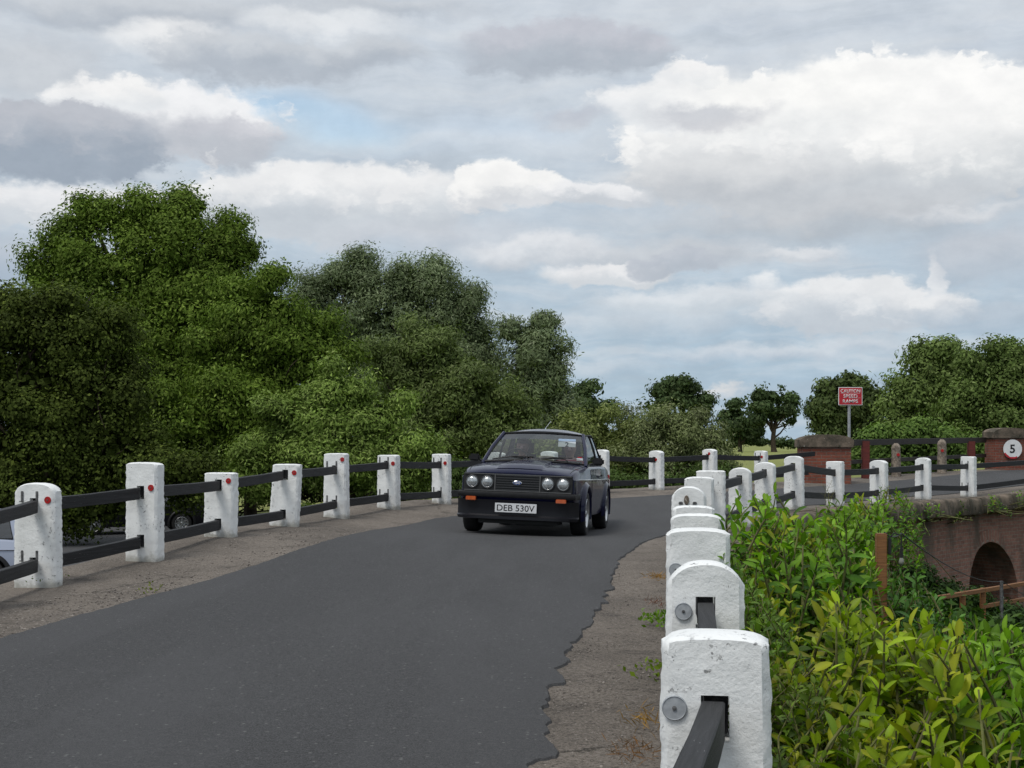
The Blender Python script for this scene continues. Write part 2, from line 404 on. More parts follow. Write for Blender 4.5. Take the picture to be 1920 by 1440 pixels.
def m_leaf(name, rough=.5, trans=.3, gloss=.35):
    m, T, p = newmat(name)
    a = T.new('ShaderNodeAttribute', attribute_name='tint').outputs['Color']
    T.put(p.inputs['Base Color'], a); p.inputs['Roughness'].default_value = rough; p.inputs['Specular IOR Level'].default_value = gloss
    tr = T.new('ShaderNodeBsdfTranslucent'); T.put(tr.inputs[0], T.mix(1, a, (1.3, 1.5, .55, 1), 'MULTIPLY'))
    mx = T.new('ShaderNodeMixShader'); mx.inputs[0].default_value = trans
    T.l.new(p.outputs[0], mx.inputs[1]); T.l.new(tr.outputs[0], mx.inputs[2])
    T.l.new(mx.outputs[0], m.node_tree.nodes['Material Output'].inputs[0])
    return m
def m_glass(name, tint=(.75, .8, .78), alpha=.28, blue=False):
    m, T, p = newmat(name)
    tr = T.new('ShaderNodeBsdfTransparent'); tr.inputs[0].default_value = tint+(1,)
    gl = T.new('ShaderNodeBsdfGlossy'); gl.inputs['Roughness'].default_value = .02
    lw = T.new('ShaderNodeFresnel'); lw.inputs[0].default_value = 1.5
    f = T.math('ADD', T.math('MULTIPLY', lw.outputs[0], .9), alpha*.25)
    mx = T.new('ShaderNodeMixShader'); T.put(mx.inputs[0], f)
    T.l.new(tr.outputs[0], mx.inputs[1]); T.l.new(gl.outputs[0], mx.inputs[2])
    T.l.new(mx.outputs[0], m.node_tree.nodes['Material Output'].inputs[0])
    return m
M = {}
M['asphalt'] = m_asphalt('road_asphalt', (.052, .052, .054), (.040, .040, .042), .16)
M['lot'] = m_asphalt('car_park_asphalt', (.085, .085, .09), (.07, .07, .075))
M['verge'] = m_verge()
M['white'] = m_whitepaint()
M['rail'] = m_timber('black_painted_timber', (.010, .010, .011), (.022, .022, .024), fa=.8)
M['tarred'] = m_timber('dark_tarred_timber', (.022, .019, .017), (.045, .038, .033), fa=.2)
M['redwood'] = m_timber('red_brown_timber', (.15, .028, .022), (.08, .02, .016), fa=.1)
M['pine'] = m_timber('orange_stained_timber', (.27, .125, .045), (.17, .075, .03), fa=.1)
M['brick'] = m_brick('bridge_brick', (.36, .175, .125), (.22, .105, .075), (.30, .26, .21), (.085, .07, .05), .42)
M['brick2'] = m_brick('pillar_brick', (.27, .075, .042), (.19, .055, .036), (.2, .17, .14), moss=.15)
M['stone'] = mat('weathered_sandstone', (.19, .15, .115), (.075, .065, .05), 3.2, .95, .012, 25, spec=.2, specks=[(9, .62, .06, (.04, .042, .028)), (14, .66, .05, (.42, .4, .36))])
M['granite'] = mat('lichened_granite', (.30, .25, .2), (.12, .1, .08), 14, .95, .01, 30, spec=.2, specks=[(30, .62, .06, (.45, .42, .37))])
M['iron'] = mat('grey_galvanised_iron', (.16, .16, .16), (.07, .07, .07), 30, .5, .001, 80, metal=.3)
M['galv'] = mat('galvanised_steel', (.42, .43, .44), (.32, .33, .34), 12, .45, metal=.4)
M['refl_red'] = mat('red_reflector', (.5, .012, .01), (.3, .01, .01), 120, .3, .001, 300)
M['refl_grey'] = mat('grey_reflector_disc', (.40, .42, .44), (.3, .32, .34), 40, .5, spec=.3)
M['white_plain'] = mat('white_enamel', (.78, .78, .77), (.68, .69, .69), 8, .4)
M['black'] = mat('black_rubbery', (.012, .012, .012), rough=.6)
M['signred'] = mat('sign_red', (.52, .018, .03), (.42, .014, .025), 6, .4)
M['bark'] = mat('grey_brown_bark', (.09, .07, .05), (.04, .032, .024), 6, .95, .02, 14, spec=.1)
M['barkpale'] = mat('pale_shrub_stem', (.17, .18, .06), (.09, .08, .04), 9, .8, .004, 30, spec=.2)
M['leaf'] = m_leaf('tree_leaves', .65, .18, .08)
M['willow'] = m_leaf('willow_leaves', .6, .18, .15)
M['laurel'] = m_leaf('laurel_leaves', .42, .3, .14)

# ------------------------------------------------------------------ the posts of the two fences (px, base y, top y, scale)
LP = [(72,1100,905,222,.37,.38), (272,1050,867,200,.33,.06), (414,1005,886,174,.33,.0), (533,986,870,154,.34,.0), (631,971,850,137,.32,.0),
      (729,953,853,125,.31,.0), (828,944,851,115,.30,.0), (932,938,848,107.5,.3,.2), (1030,930,846,101,.3,.2), (1128,924,843,95.5,.3,.2),
      (1231,918,845,91,.3,.25), (1331,913,842,87,.3,.25), (1427,908,845,83,.3,.1)]
RP = [(1342,1728,1184,683,.285,.12), (1322,1455,1052,477,.30,.62), (1309,1290,990,377,.31,.12), (1305,1205,963,308,.30,.12), (1301,1135,948,256,.30,.1),
      (1292,1083,912,217,.29,.62), (1311,1038,894,185,.29,.1), (1333,1010,882,160,.33,.0), (1388,988,877,141,.29,.45), (1435,968,867,126.6,.29,.3),
      (1489,955,855,115.6,.30,.3), (1566,951,865,107,.29,.0), (1648,944,863,100,.31,.3), (1731,936,858,93.5,.29,.35), (1816,931,856,87.7,.30,.0)]
Lw = [at(p[0], p[1], p[3]) for p in LP]; Rw = [at(p[0], p[1], p[3]) for p in RP]
Rz = [v.z for v in Rw]
for v, z in zip(Rw[:8], (.19, .25, .30, .31, .33, .34, .36, .39)): v.z = z
L0 = Vector((-3.98, 10.2, .27)); R0 = Vector((.19, 2.05, .17)); R16 = Vector((12.0, 31.6, .50))
Lm1 = Vector((-3.9, 8.6, .24))
# height of the deck: thin-plate surface through everything that stands on it
CTRL = [tuple(v) for v in Lw+Rw+[L0, R0, R16, Lm1]]
CTRL += [(-4, 4, .2), (-4, -2, .18), (-1.8, 0, .22), (.4, -4, .16), (-1.7, 5, .24), (-4, -9, .15), (1, -9, .15), (-1.5, 9, .33),
         (7.3, 32.5, .59), (14, 39, .76), (20, 45, .9), (17, 37, .62), (26, 45, .8)]
WHEELS = [(-.53, 18.22, .346), (.89, 17.97, .296), (-.1, 20.6, .295), (1.3, 20.35, .245)]
CTRL += WHEELS
CA = np.array(CTRL)
def tps(r2): return np.where(r2 > 1e-12, .5*r2*np.log(np.maximum(r2, 1e-12)), 0)
_d = ((CA[:, None, :2]-CA[None, :, :2])**2).sum(-1); n_ = len(CA)
_K = np.zeros((n_+3, n_+3)); _K[:n_, :n_] = tps(_d)+np.eye(n_)*.15; _K[:n_, n_] = 1; _K[:n_, n_+1:] = CA[:, :2]; _K[n_:, :n_] = _K[:n_, n_:].T
_w = np.linalg.solve(_K, np.concatenate([CA[:, 2], np.zeros(3)]))
def zgv(X, Y):
    X = np.asarray(X, float); Y = np.asarray(Y, float)
    r2 = (X[..., None]-CA[:, 0])**2+(Y[..., None]-CA[:, 1])**2
    return (tps(r2)*_w[:n_]).sum(-1)+_w[n_]+_w[n_+1]*X+_w[n_+2]*Y
def zg(x, y): return float(zgv(x, y))
def ground_at(px, py):
    z = .4
    for _ in range(60):
        s = (py-832)/(CAMZ-z); x = (px-960)/s; y = F/s; z = .5*z+.5*zg(x, y)
    return Vector((x, y, z))
rnd = random.Random(7)
def poly_resample(pts, n):
    P_ = [Vector((p[0], p[1])) for p in pts]; L_ = [0]
    for a, b in zip(P_, P_[1:]): L_.append(L_[-1]+(b-a).length)
    out = []
    for i in range(n):
        t = L_[-1]*i/(n-1); k = max(j for j in range(len(L_)) if L_[j] <= t+1e-9); k = min(k, len(P_)-2)
        f = (t-L_[k])/max(1e-9, L_[k+1]-L_[k]); out.append(P_[k].lerp(P_[k+1], min(1, f)))
    return out
def strip(lp, lk, rp, rk, counts):
    A = []; B = []
    for i, n in enumerate(counts):
        a = poly_resample(lp[lk[i]:lk[i+1]+1], n+1); b = poly_resample(rp[rk[i]:rk[i+1]+1], n+1)
        if i: a = a[1:]; b = b[1:]
        A += a; B += b
    return A, B
def offset_poly(pts, d):
    out = []
    for i, p in enumerate(pts):
        t = Vector(pts[min(i+1, len(pts)-1)][:2])-Vector(pts[max(i-1, 0)][:2]); t.normalize()
        out.append(Vector((p[0]+t.y*d, p[1]-t.x*d)))
    return out
Lline = [Vector((-4.0, -9, 0)), Vector((-3.95, 0, 0)), Lm1, L0]+Lw+[Vector((7.3, 32.5, 0)), Vector((13.9, 39, 0)), Vector((24, 49, 0)), Vector((40, 62, 0))]
Rline = [Vector((.3, -9, 0)), Vector((.2, 0, 0)), R0]+Rw+[R16, Vector((17, 36, 0)), Vector((28, 46, 0)), Vector((44, 60, 0))]
LB = offset_poly(Lline, -.5); RB = offset_poly(Rline, .34)
RB[0].x = .9; RB[1].x = .85; RB[2].x=.62
li = lambda k: k+4; ri = lambda k: k+3
A, B = strip(LB, [0, li(0), li(3), li(6), li(9), li(12), li(14), len(LB)-1], RB, [0, ri(3), ri(5), ri(8), ri(10), ri(12), ri(15), len(RB)-1], [36, 14, 14, 12, 14, 12, 14])
NU = 26; rows = []
for a, b in zip(A, B):
    xs = [a.x+(b.x-a.x)*k/NU for k in range(NU+1)]; ys = [a.y+(b.y-a.y)*k/NU for k in range(NU+1)]
    zs = zgv(xs, ys)
    rows.append([(x, y, z+.012*mnoise.noise(Vector((x*2.2, y*2.2, 0)))+(.03*mnoise.noise(Vector((x*.9, y*.9, 3))) if 0 < k < NU else -.02)*0) for k, (x, y, z) in enumerate(zip(xs, ys, zs))])
mb = MB(); mb.grid(rows)
mb.grid([[rows[i][0], (rows[i][0][0]-.5, rows[i][0][1], rows[i][0][2]-.6)] for i in range(len(rows))])
pv = mb.build('pavement', M['verge'], smooth=True); tag(pv, 'gritty brown verge along both sides of the bridge road', kind='structure')
# asphalt
lepx = [(-40,1212),(0,1200),(60,1183),(141,1159),(215,1139),(287,1118),(385,1092),(500,1055),(601,1020),(711,994),(807,975),(870,966)]
le = [Vector((-3.1, -9)), Vector((-3.05, 2)), Vector((-3.15, 6))]+[ground_at(*p).xy for p in lepx]
fe = [ground_at(*p).xy for p in [(1141,936),(1264,928),(1400,921),(1508,914),(1594,909),(1714,899),(1795,891),(1834,885),(1920,881)]]
mid = [le[-1].lerp(fe[0], .35)+Vector((-.25, .35)), le[-1].lerp(fe[0], .7)+Vector((-.2, .3))]
le = le+mid+fe+[Vector((24, 46)), Vector((40, 59.5))]
repx = [(945,1600),(992,1440),(1034,1416),(1004,1370),(1022,1330),(1031,1306),(1050,1275),(1047,1241),(1080,1208),(1108,1183),(1111,1156),(1135,1122),(1141,1092),(1163,1049),(1206,1018),(1248,1004)]
re_ = [Vector((-.55, -9)), Vector((-.5, -1)), Vector((-.35, 1.2))]+[ground_at(*p).xy for p in repx]
tail = offset_poly([Vector((v.x, v.y, 0)) for v in Rline], -.55)
re_ += [tail[ri(9)], tail[ri(10)], tail[ri(11)], tail[ri(12)], tail[ri(13)], tail[ri(14)], tail[ri(15)]]+tail[-3:]
nle = len(le); nre = len(re_)
A, B = strip(le, [0, 3, 9, 14, 18, 20, nle-2, nle-1], re_, [0, 3, 11, 18, 20, 22, nre-3, nre-1], [60, 230, 230, 90, 60, 60, 16])
mb = MB(); rows = []; NU = 22
for i, (a, b) in enumerate(zip(A, B)):
    d = (b-a).normalized()
    # the worn edges: small on the left, torn into scallops on the right
    q = a+d*(.03*mnoise.noise(Vector((a.x*5, a.y*5, 1)))+.015*mnoise.noise(Vector((a.x*17, a.y*17, 2))))
    tr = max(0, min(1, (15-b.y)/4))*.7+.3
    w = b+d*tr*(.12*mnoise.noise(Vector((b.x*3.1, b.y*3.1, 5)))+.035*mnoise.noise(Vector((b.x*11, b.y*11, 9)))+.014*mnoise.noise(Vector((b.x*40, b.y*40, 4))))
    xs = [q.x+(w.x-q.x)*k/NU for k in range(NU+1)]; ys = [q.y+(w.y-q.y)*k/NU for k in range(NU+1)]
    zs = zgv(xs, ys)
    r_ = [(x, y, z+.014) for x, y, z in zip(xs, ys, zs)]
    rows.append([(r_[0][0], r_[0][1], r_[0][2]-.05)]+r_+[(r_[-1][0]+d.x*.022, r_[-1][1]+d.y*.022, r_[-1][2]-.026)])
mb.grid(rows); rd = mb.build('road', M['asphalt'], auto=40); tag(rd, 'dark grey asphalt road bending right over the bridge', kind='structure')

# ------------------------------------------------------------------ terrain
def polydist(X, Y, poly):
    best = np.full(X.shape, 1e9); side = np.zeros(X.shape)
    for a, b in zip(poly, poly[1:]):
        d = b-a; L2 = d.length_squared
        t = np.clip(((X-a.x)*d.x+(Y-a.y)*d.y)/L2, 0, 1)
        qx = X-(a.x+t*d.x); qy = Y-(a.y+t*d.y); r = np.hypot(qx, qy)
        cr = d.x*qy-d.y*qx
        m_ = r < best; best = np.where(m_, r, best); side = np.where(m_, np.sign(cr), side)
    return best, side        # side +1 = left of the walking direction
def sstep(x, a, b): t = np.clip((x-a)/(b-a), 0, 1); return t*t*(3-2*t)
def terrain(X, Y):
    left = -1.15+0*X
    far = sstep(Y, 30, 48)*sstep(X+.12*Y, 0, 9)
    basez = left*(1-far)+far*(-.02)
    basez = basez*(1-sstep(Y, 60, 110))+0*sstep(Y, 60, 110)
    dl, sl_ = polydist(X, Y, LB); dr, sr = polydist(X, Y, RB)
    deck = zgv(np.clip(X, -8, 40), np.clip(Y, -9, 60))
    outL = sl_ > 0; outR = sr < 0
    z = np.where(outL, (deck-.12)*(1-sstep(dl, .1, 3.5))+basez*sstep(dl, .1, 3.5), basez)
    low = -2.3+0*X+(1.9*sstep(Y, 38, 70))
    z = np.where(outR & ~outL, low, z)
    inside = (~outL) & (~outR)
    z = np.where(inside, np.where(dr < 1.6, np.minimum(low, deck-.5), deck-.4), z)
    return z
gx = np.concatenate([[-3000, -1200, -500, -250, -140, -90], np.arange(-62, -12, 1.6), np.arange(-12, 26, .5), np.arange(26, 70, 2.), [85, 120, 200, 400, 900, 2500]])
gy = np.concatenate([[-200, -60, -20], np.arange(-10, 60, .6), np.arange(60, 130, 4.), [150, 200, 280, 400, 700, 1500, 4000]])
GX, GY = np.meshgrid(gx, gy); GZ = terrain(GX, GY)
nx, ny = len(gx), len(gy)
me = bpy.data.meshes.new('ground')
me.from_pydata(np.stack([GX.ravel(), GY.ravel(), GZ.ravel()], 1).tolist(), [], [(j*nx+i, j*nx+i+1, (j+1)*nx+i+1, (j+1)*nx+i) for j in range(ny-1) for i in range(nx-1)])
def m_ground():
    m, T, p = newmat('rough_grass_ground')
    g = T.new('ShaderNodeNewGeometry').outputs['Position']
    sp = T.new('ShaderNodeSeparateXYZ'); T.put(sp.inputs[0], g)
    c = T.mix(T.rng(T.noise(g, .8, 6, .7), .35, .65), (.045, .065, .018), (.03, .03, .014))
    c = T.mix(T.rng(T.noise(g, 9, 6, .7), .45, .7, 0, .6), c, (.08, .1, .03))
    crop = T.mix(T.rng(T.noise(T.vm('MULTIPLY', g, (.05, .25, 1)), 1, 6, .6), .35, .7), (.24, .25, .085), (.19, .22, .075))
    crop = T.mix(T.rng(T.noise(g, 3, 5, .7), .45, .7, 0, .4), crop, (.12, .15, .045))
    c = T.mix(T.rng(sp.outputs[1], 52, 56), c, crop)
    T.put(p.inputs['Base Color'], c); p.inputs['Roughness'].default_value = .95; p.inputs['Specular IOR Level'].default_value = .1
    bn = T.new('ShaderNodeBump'); bn.inputs['Distance'].default_value = .06
    T.put(bn.inputs['Height'], T.noise(g, 7, 7, .8)); T.put(p.inputs['Normal'], bn.outputs[0])
    return m
link('ground', me, m_ground(), smooth=True); tag(bpy.data.objects['ground'], 'rough grass and a pale green crop field', kind='structure')
mb = MB(); zl = -1.05
mb.grid([[(x, y, zl+.012*mnoise.noise(Vector((x*.4, y*.4, 0)))) for x in np.linspace(-30, -8.2+max(0, y-18)*.12, 12)] for y in np.linspace(14, 46, 20)])
tag(mb.build('car_park', M['lot'], smooth=True), 'grey asphalt car park below the left fence', kind='structure')

# ------------------------------------------------------------------ bridge side wall and coping
def along(pts, step):
    L_ = sum((Vector(b[:2])-Vector(a[:2])).length for a, b in zip(pts, pts[1:])); return poly_resample(pts, int(L_/step)+2)
RBs = [v.copy() for v in RB[1:]]
wl = along(RBs, .35)
bridge = empty('bridge', (wl[40].x, wl[40].y, -2.2), 'old brick road bridge with dark arch and stone coping below the white posts', 'bridge')
ORG = Vector(bridge.location)
def norm_at(pl, i):
    t = (pl[min(i+1, len(pl)-1)]-pl[max(i-1, 0)]).normalized(); return Vector((t.y, -t.x)), t
mb = MB(); top = []; bot = []; bt2 = []; bb2 = []
for i, p in enumerate(wl):
    n, t = norm_at(wl, i); z = zg(p.x, p.y)-.12
    q = p+n*.02; q2 = p-n*4.6
    top.append((q.x, q.y, z)); bot.append((q.x+n.x*.12, q.y+n.y*.12, -2.6)); bt2.append((q2.x, q2.y, z-.25)); bb2.append((q2.x, q2.y, -2.6))
# solid section only where the arch is, plain skin elsewhere
k0 = min(range(len(wl)), key=lambda i: (wl[i]-Vector((7.0, 26.3))).length); k1 = min(range(len(wl)), key=lambda i: (wl[i]-Vector((14.5, 33.9))).length)
def wallgrid(i0, i1):
    m_ = MB(); nz = 10
    m_.grid([[Vector(bot[i]).lerp(Vector(top[i]), k/nz) for k in range(nz+1)] for i in range(i0, i1+1)]); return m_
uacc = 0
wa = wallgrid(0, k0); me1 = wa.mesh('a', ORG)
solid = MB(); ring = []
for i in range(k0, k1+1): ring.append([Vector(bot[i]), Vector(top[i]), Vector(bt2[i]), Vector(bb2[i])])
vs = [v for r in ring for v in r]; fs = []
for i in range(len(ring)-1):
    for k in range(4): fs.append((i*4+k, i*4+(k+1) % 4, (i+1)*4+(k+1) % 4, (i+1)*4+k))
fs += [(3, 2, 1, 0), tuple((len(ring)-1)*4+k for k in range(4))]
solid.add(vs, fs); ms = solid.mesh('s', ORG)
def wallpoint(px):        # point on the wall skin that shows at this photograph column
    for i in range(k0-6, len(wl)-1):
        if (wl[i].x/wl[i].y*F+960) >= px: return i
    return len(wl)-2
def arch_prism(c, t, n, w, zs, zc, d0, d1):
    prof = [(-w/2, -2.9), (-w/2, zs)]+[(-w/2*math.cos(a), zs+(zc-zs)*math.sin(a)) for a in np.linspace(0, math.pi, 17)[1:-1]]+[(w/2, zs), (w/2, -2.9)]
    b = MB(); P1 = [Vector((c.x+t.x*u+n.x*d0, c.y+t.y*u+n.y*d0, z))-ORG for u, z in prof]; P2 = [Vector((c.x+t.x*u+n.x*d1, c.y+t.y*u+n.y*d1, z))-ORG for u, z in prof]
    k = len(prof); b.add(P1+P2, [tuple(range(k)), tuple(reversed(range(k, 2*k)))]+[(i, i+k, (i+1) % k+k, (i+1) % k) for i in range(k)])
    return b.mesh('c'), prof
archs = []
for px, w, zs, zc in ((1848, 2.3, -1.75, -.58), (1698, 1.1, -1.5, -.95)):
    i = wallpoint(px); n, t = norm_at(wl, i); cm, prof = arch_prism(wl[i], t, n, w, zs, zc, 1.2, -4.3); archs.append((i, n, t, w, zs, zc, cm))
ms = cut(ms, [a[-1] for a in archs])
bm = bmesh.new(); bm.from_mesh(ms); bm.from_mesh(me1); bm.from_mesh(wallgrid(k1, len(wl)-1).mesh('b', ORG))
mw = bpy.data.meshes.new('wall'); bm.to_mesh(mw); bm.free()
tdir = (wl[k1]-wl[k0]).normalized(); boxuv(mw, (tdir.x, tdir.y))
link('spandrel_wall', mw, M['brick'], bridge)
for (i, n, t, w, zs, zc, _) in archs:
    b = MB(); rr = []
    for a in np.linspace(-.1, math.pi+.1, 30):
        for (dw) in (0,):
            row = []
            for (ro, off) in ((0, -.25), (0, .105), (.26, .105), (.26, .0)):
                u = -(w/2+ro)*math.cos(a); z = zs+(zc-zs+ro)*math.sin(a)
                fl = (zg(wl[i].x, wl[i].y)-.12-z)/( zg(wl[i].x, wl[i].y)+2.4)*.12
                row.append(Vector((wl[i].x+t.x*u+n.x*(off+fl*.9-.04), wl[i].y+t.y*u+n.y*(off+fl*.9-.04), z)))
        rr.append(row)
    b.grid(rr); o = b.build('arch_ring', M['brick'], bridge, org=ORG)
    uvl = o.data.uv_layers.new(name='UVMap')
    for p_ in o.data.polygons:
        for li_ in p_.loop_indices:
            vi = o.data.loops[li_].vertex_index; uvl.data[li_].uv = ((vi % 4)*.1, (vi//4)*.09)
# coping stones, weathered and uneven
cb = MB(); rs = random.Random(3); i = 0
cl = along(RBs, .11)
while i < len(cl)-8:
    k = rs.randint(6, 11); seg = cl[i:i+k+1]; i += k
    dz = rs.uniform(-.008, .012); dn = rs.uniform(-.012, .012); rows = []
    for j, p in enumerate(seg):
        n, t = norm_at(seg, j); z = zg(p.x, p.y)+dz
        g_ = .012 if j in (0, len(seg)-1) else 0
        prof = [(-.14, -.02), (.04, .02), (.18, .03-g_), (.27, .015-g_), (.305-g_, -.03), (.32-g_, -.28), (.29, -.31), (.02, -.32)]
        jn = lambda a, b_: .028*mnoise.noise(Vector((p.x*5+a*3, p.y*5, b_*5)))
        rows.append([Vector((p.x+n.x*(a+dn+jn(a, b_)), p.y+n.y*(a+dn+jn(a, b_)), z+b_+jn(b_, a+7))) for a, b_ in prof])
    cb.grid(rows); cb.add(rows[0], [tuple(range(8))]); cb.add(rows[-1], [tuple(reversed(range(8)))])
cb.build('coping', M['stone'], bridge, org=ORG, auto=50)
# ------------------------------------------------------------------ fences
def post_shape(w, t, h, rnd_top, seed, lean=0, flare=.04, slots=()):
    """concrete post: x across the fence, y along it; rounded top, rough faces"""
    r_ = random.Random(seed)
    nx_, ny_, nz_ = 14, 8, 40
    bm = bmesh.new()
    vs = {}
    def P_(i, j, k):
        u = i/nx_*2-1; v = j/ny_*2-1; q = k/nz_
        hw = w/2*(1+flare*(1-q)*1.4); ht = t/2*(1+flare*(1-q))
        x = u*hw; y = v*ht; z = -.12+(h+.12)*q
        dome = rnd_top*(w*.42)*(abs(u)**2.6)+.012*abs(u)**9+.010*abs(v)**7
        z = z-dome*q**3
        # soft arrises
        cx = max(0, abs(u)-.86)/.14; cy = max(0, abs(v)-.72)/.28
        rr = cx*cy; x -= math.copysign(.012*rr, u); y -= math.copysign(.012*rr, v)
        n = mnoise.noise(Vector((x*7+seed, y*7, z*7)))*.0035+mnoise.noise(Vector((x*34+seed, y*34, z*34)))*.0028
        e = max(cx, cy)*mnoise.noise(Vector((x*26, y*26+seed, z*30)))*.009
        x += (n+e)*(1 if u > 0 else -1)*(abs(u) > .99); y += n*(1 if v > 0 else -1)*(abs(v) > .99)
        if k == nz_: z += n
        return (x+lean*max(0, z), y, z)
    def vert(i, j, k):
        key = (i, j, k)
        if key not in vs: vs[key] = bm.verts.new(P_(i, j, k))
        return vs[key]
    for i in range(nx_):
        for k in range(nz_):
            for j in (0, ny_):
                f = [vert(i, j, k), vert(i+1, j, k), vert(i+1, j, k+1), vert(i, j, k+1)]; bm.faces.new(f if j == 0 else f[::-1])
    for j in range(ny_):
        for k in range(nz_):
            for i in (0, nx_):
                f = [vert(i, j, k), vert(i, j+1, k), vert(i, j+1, k+1), vert(i, j, k+1)]; bm.faces.new(f if i == nx_ else f[::-1])
    for i in range(nx_):
        for j in range(ny_):
            for k in (0, nz_):
                f = [vert(i, j, k), vert(i+1, j, k), vert(i+1, j+1, k), vert(i, j+1, k)]; bm.faces.new(f if k == nz_ else f[::-1])
    me = bpy.data.meshes.new('post'); bm.to_mesh(me); bm.free()
    if slots:
        cs = []
        for z, xo in slots:
            b = MB(); b.box((lean*z+xo, 0, z), (.076, t*3, .125)); cs.append(b.mesh('c'))
        me = cut(me, cs)
    me.polygons.foreach_set('use_smooth', [True]*len(me.polygons))
    try: me.set_sharp_from_angle(angle=R(42))
    except Exception: pass
    return me
def rail_mesh(a, b, h=.1, w=.055, seed=0, sag=.0):
    d = b-a; L_ = d.length; t = d.normalized(); sd_ = Vector((t.y, -t.x, 0)).normalized(); up = Vector((0, 0, 1))
    m_ = MB(); rows = []; n = 9
    for i in range(n):
        f = i/(n-1); p = a.lerp(b, f)+up*(-sag*4*f*(1-f))+sd_*.006*mnoise.noise(Vector((seed, f*3, 0)))
        hh = h*(1+.06*mnoise.noise(Vector((seed+5, f*4, 1)))); e = .004
        prof = [(-w/2, -hh/2+e), (-w/2+e, -hh/2), (w/2-e, -hh/2), (w/2, -hh/2+e), (w/2, hh/2-e), (w/2-e, hh/2), (-w/2+e, hh/2), (-w/2, hh/2-e), (-w/2, -hh/2+e)]
        rows.append([p+sd_*x+up*z for x, z in prof])
    m_.grid(rows); m_.add(rows[0][:8], [tuple(range(8))]); m_.add(rows[-1][:8], [tuple(reversed(range(8)))])
    return m_, L_
def rail_obj(name, a, b, mt, parent, org, **kw):
    m_, L_ = rail_mesh(a, b, **kw); o = m_.build(name, mt, parent, org=org, auto=35)
    me = o.data; uv = me.uv_layers.new(name='UVMap'); t = (b-a).normalized(); sd_ = Vector((t.y, -t.x, 0)); A_ = a-Vector(org)
    for p in me.polygons:
        for li_ in p.loop_indices:
            v = me.vertices[me.loops[li_].vertex_index].co-A_
            uv.data[li_].uv = (v.dot(t)+a.x*3, v.z+v.dot(sd_)*1.1)
    return o
TOPL = [.2, .2, .19, .28, .135, .13, .225, .15, .18, .17, .17, .17, .19, .17, .17]; BOTL = [.19, .19, .19, .18, .13, .14, .19, .17, .15]+[.17]*6
TOPR = [.2, .222, .195, .27, .24, .24, .26, .22, .2, .16, .16, .175, .2, .2, .19, .21, .2]; BOTR = [.2]*9+[.19, .2, .24, .2, .2, .23, .18, .2]
def fence(name, label, pts, specs, reflm, side, extra_pts=()):
    """pts: base points, specs: (height, width, round top, lean, slot x offset, brackets)"""
    org = Vector(pts[1]); root = empty(name, org, label, 'fence')
    tang = []
    for i in range(len(pts)):
        t = (pts[min(i+1, len(pts)-1)]-pts[max(i-1, 0)]).xy.normalized(); tang.append(t)
    att = []
    for i, (p, sp) in enumerate(zip(pts, specs)):
        h, w, rt, lean, br, refl = sp
        t = tang[i]; ang = math.atan2(t.y, t.x)-math.pi/2
        zt = h-(TOPL, TOPR)[side][i]; zb = (BOTL, BOTR)[side][i]
        att.append((Vector((p.x, p.y, p.z+zt)), Vector((p.x, p.y, p.z+zb))))
        th = .165+.02*math.sin(i*2.1)
        me = post_shape(w, th, h, rt, i*3.7+side*11, lean, .03+.02*math.sin(i*1.3+side)+(.035 if side == 1 and i == 1 else 0), ((zt, lean*0), (zb, 0)))
        o = link('post', me, M['white'], root, p-org); o.rotation_euler.z = ang
        if refl is not None:
            rx, rz, rr = refl
            b = MB(); Mx = Matrix.Translation((rx+lean*rz, -th/2-.003, rz)) @ Matrix.Rotation(R(90), 4, 'X')
            b.lathe([(0, .0), (rr, .0), (rr, .006), (rr*.93, .009), (rr*.9, .007), (.0, .007)], 24, Mx)
            b.build('reflector', reflm, o)
            b = MB(); b.lathe([(.007, 0), (.006, .011), (0, .012)], 10, Mx); b.build('screw', M['iron'], o)
        if side == 1 and i == 6:
            b = MB(); Mx = Matrix.Translation((-.02, -th/2-.006, h-.115)) @ Matrix.Rotation(R(90), 4, 'X') @ Matrix.Diagonal((1, 1.9, 1, 1)); b.lathe([(0, .012), (.018, .010), (.022, 0)], 16, Mx); b.build('rusty_socket', M['granite'], o)
            for xx in (-.07, .05): b = MB(); b.box((xx, -th/2-.006, h-.14), (.034, .02, .022), bev=.005); b.build('stud', M['iron'], o)
        if br:
            for zz in (zt, zb):
                for xx in (-.105, .03):
                    b = MB()
                    b.box((xx+lean*zz, -th/2-.004, zz+.075), (.022, .006, .09), bev=.002)
                    b.box((xx+lean*zz, -th/2-.016, zz+.034), (.022, .03, .008))
                    b.build('bracket', M['iron'], o)
    for i in range(len(pts)-1):
        for k in (0, 1):
            a, b = att[i][k], att[i+1][k]; d = (b-a).normalized()
            rail_obj('rail', a-d*.03+Vector((0, 0, .004)), b-d*.11-Vector((0, 0, .004)), M['rail'], root, org, h=.105, w=.062, seed=i*2.7+k+side, sag=.006)
    for i, end in extra_pts:
        for k in (0, 1):
            a = att[i][k]; e = Vector(end[k]); rail_obj('rail', a, e, M['rail'], root, org, h=.105, w=.062, seed=90+k)
    return root, att
lspec = [(.84, .33, .1, 0, False, None), (.84, .33, .2, 0, False, None)]
lean_ = {3: .06, 2: .015, 4: 0}
refL = [(.13, .735), (.11, .68), (.115, .597), (.115, .649), (.115, .80), (.11, .674), (.105, .66)]+[(.07, .6)]*3+[(.05, .62), (.05, .72), (.07, .62)]
for i, p in enumerate(LP):
    h = (p[1]-p[2])/p[3]
    lspec.append((h, p[4], p[5], lean_.get(i, 0), i in (0, 4, 5, 6, 12), (refL[i][0], min(refL[i][1], h-.05), .030)))
ptsL = [Lm1, L0]+Lw
pil1 = at(1543, 905, 80)
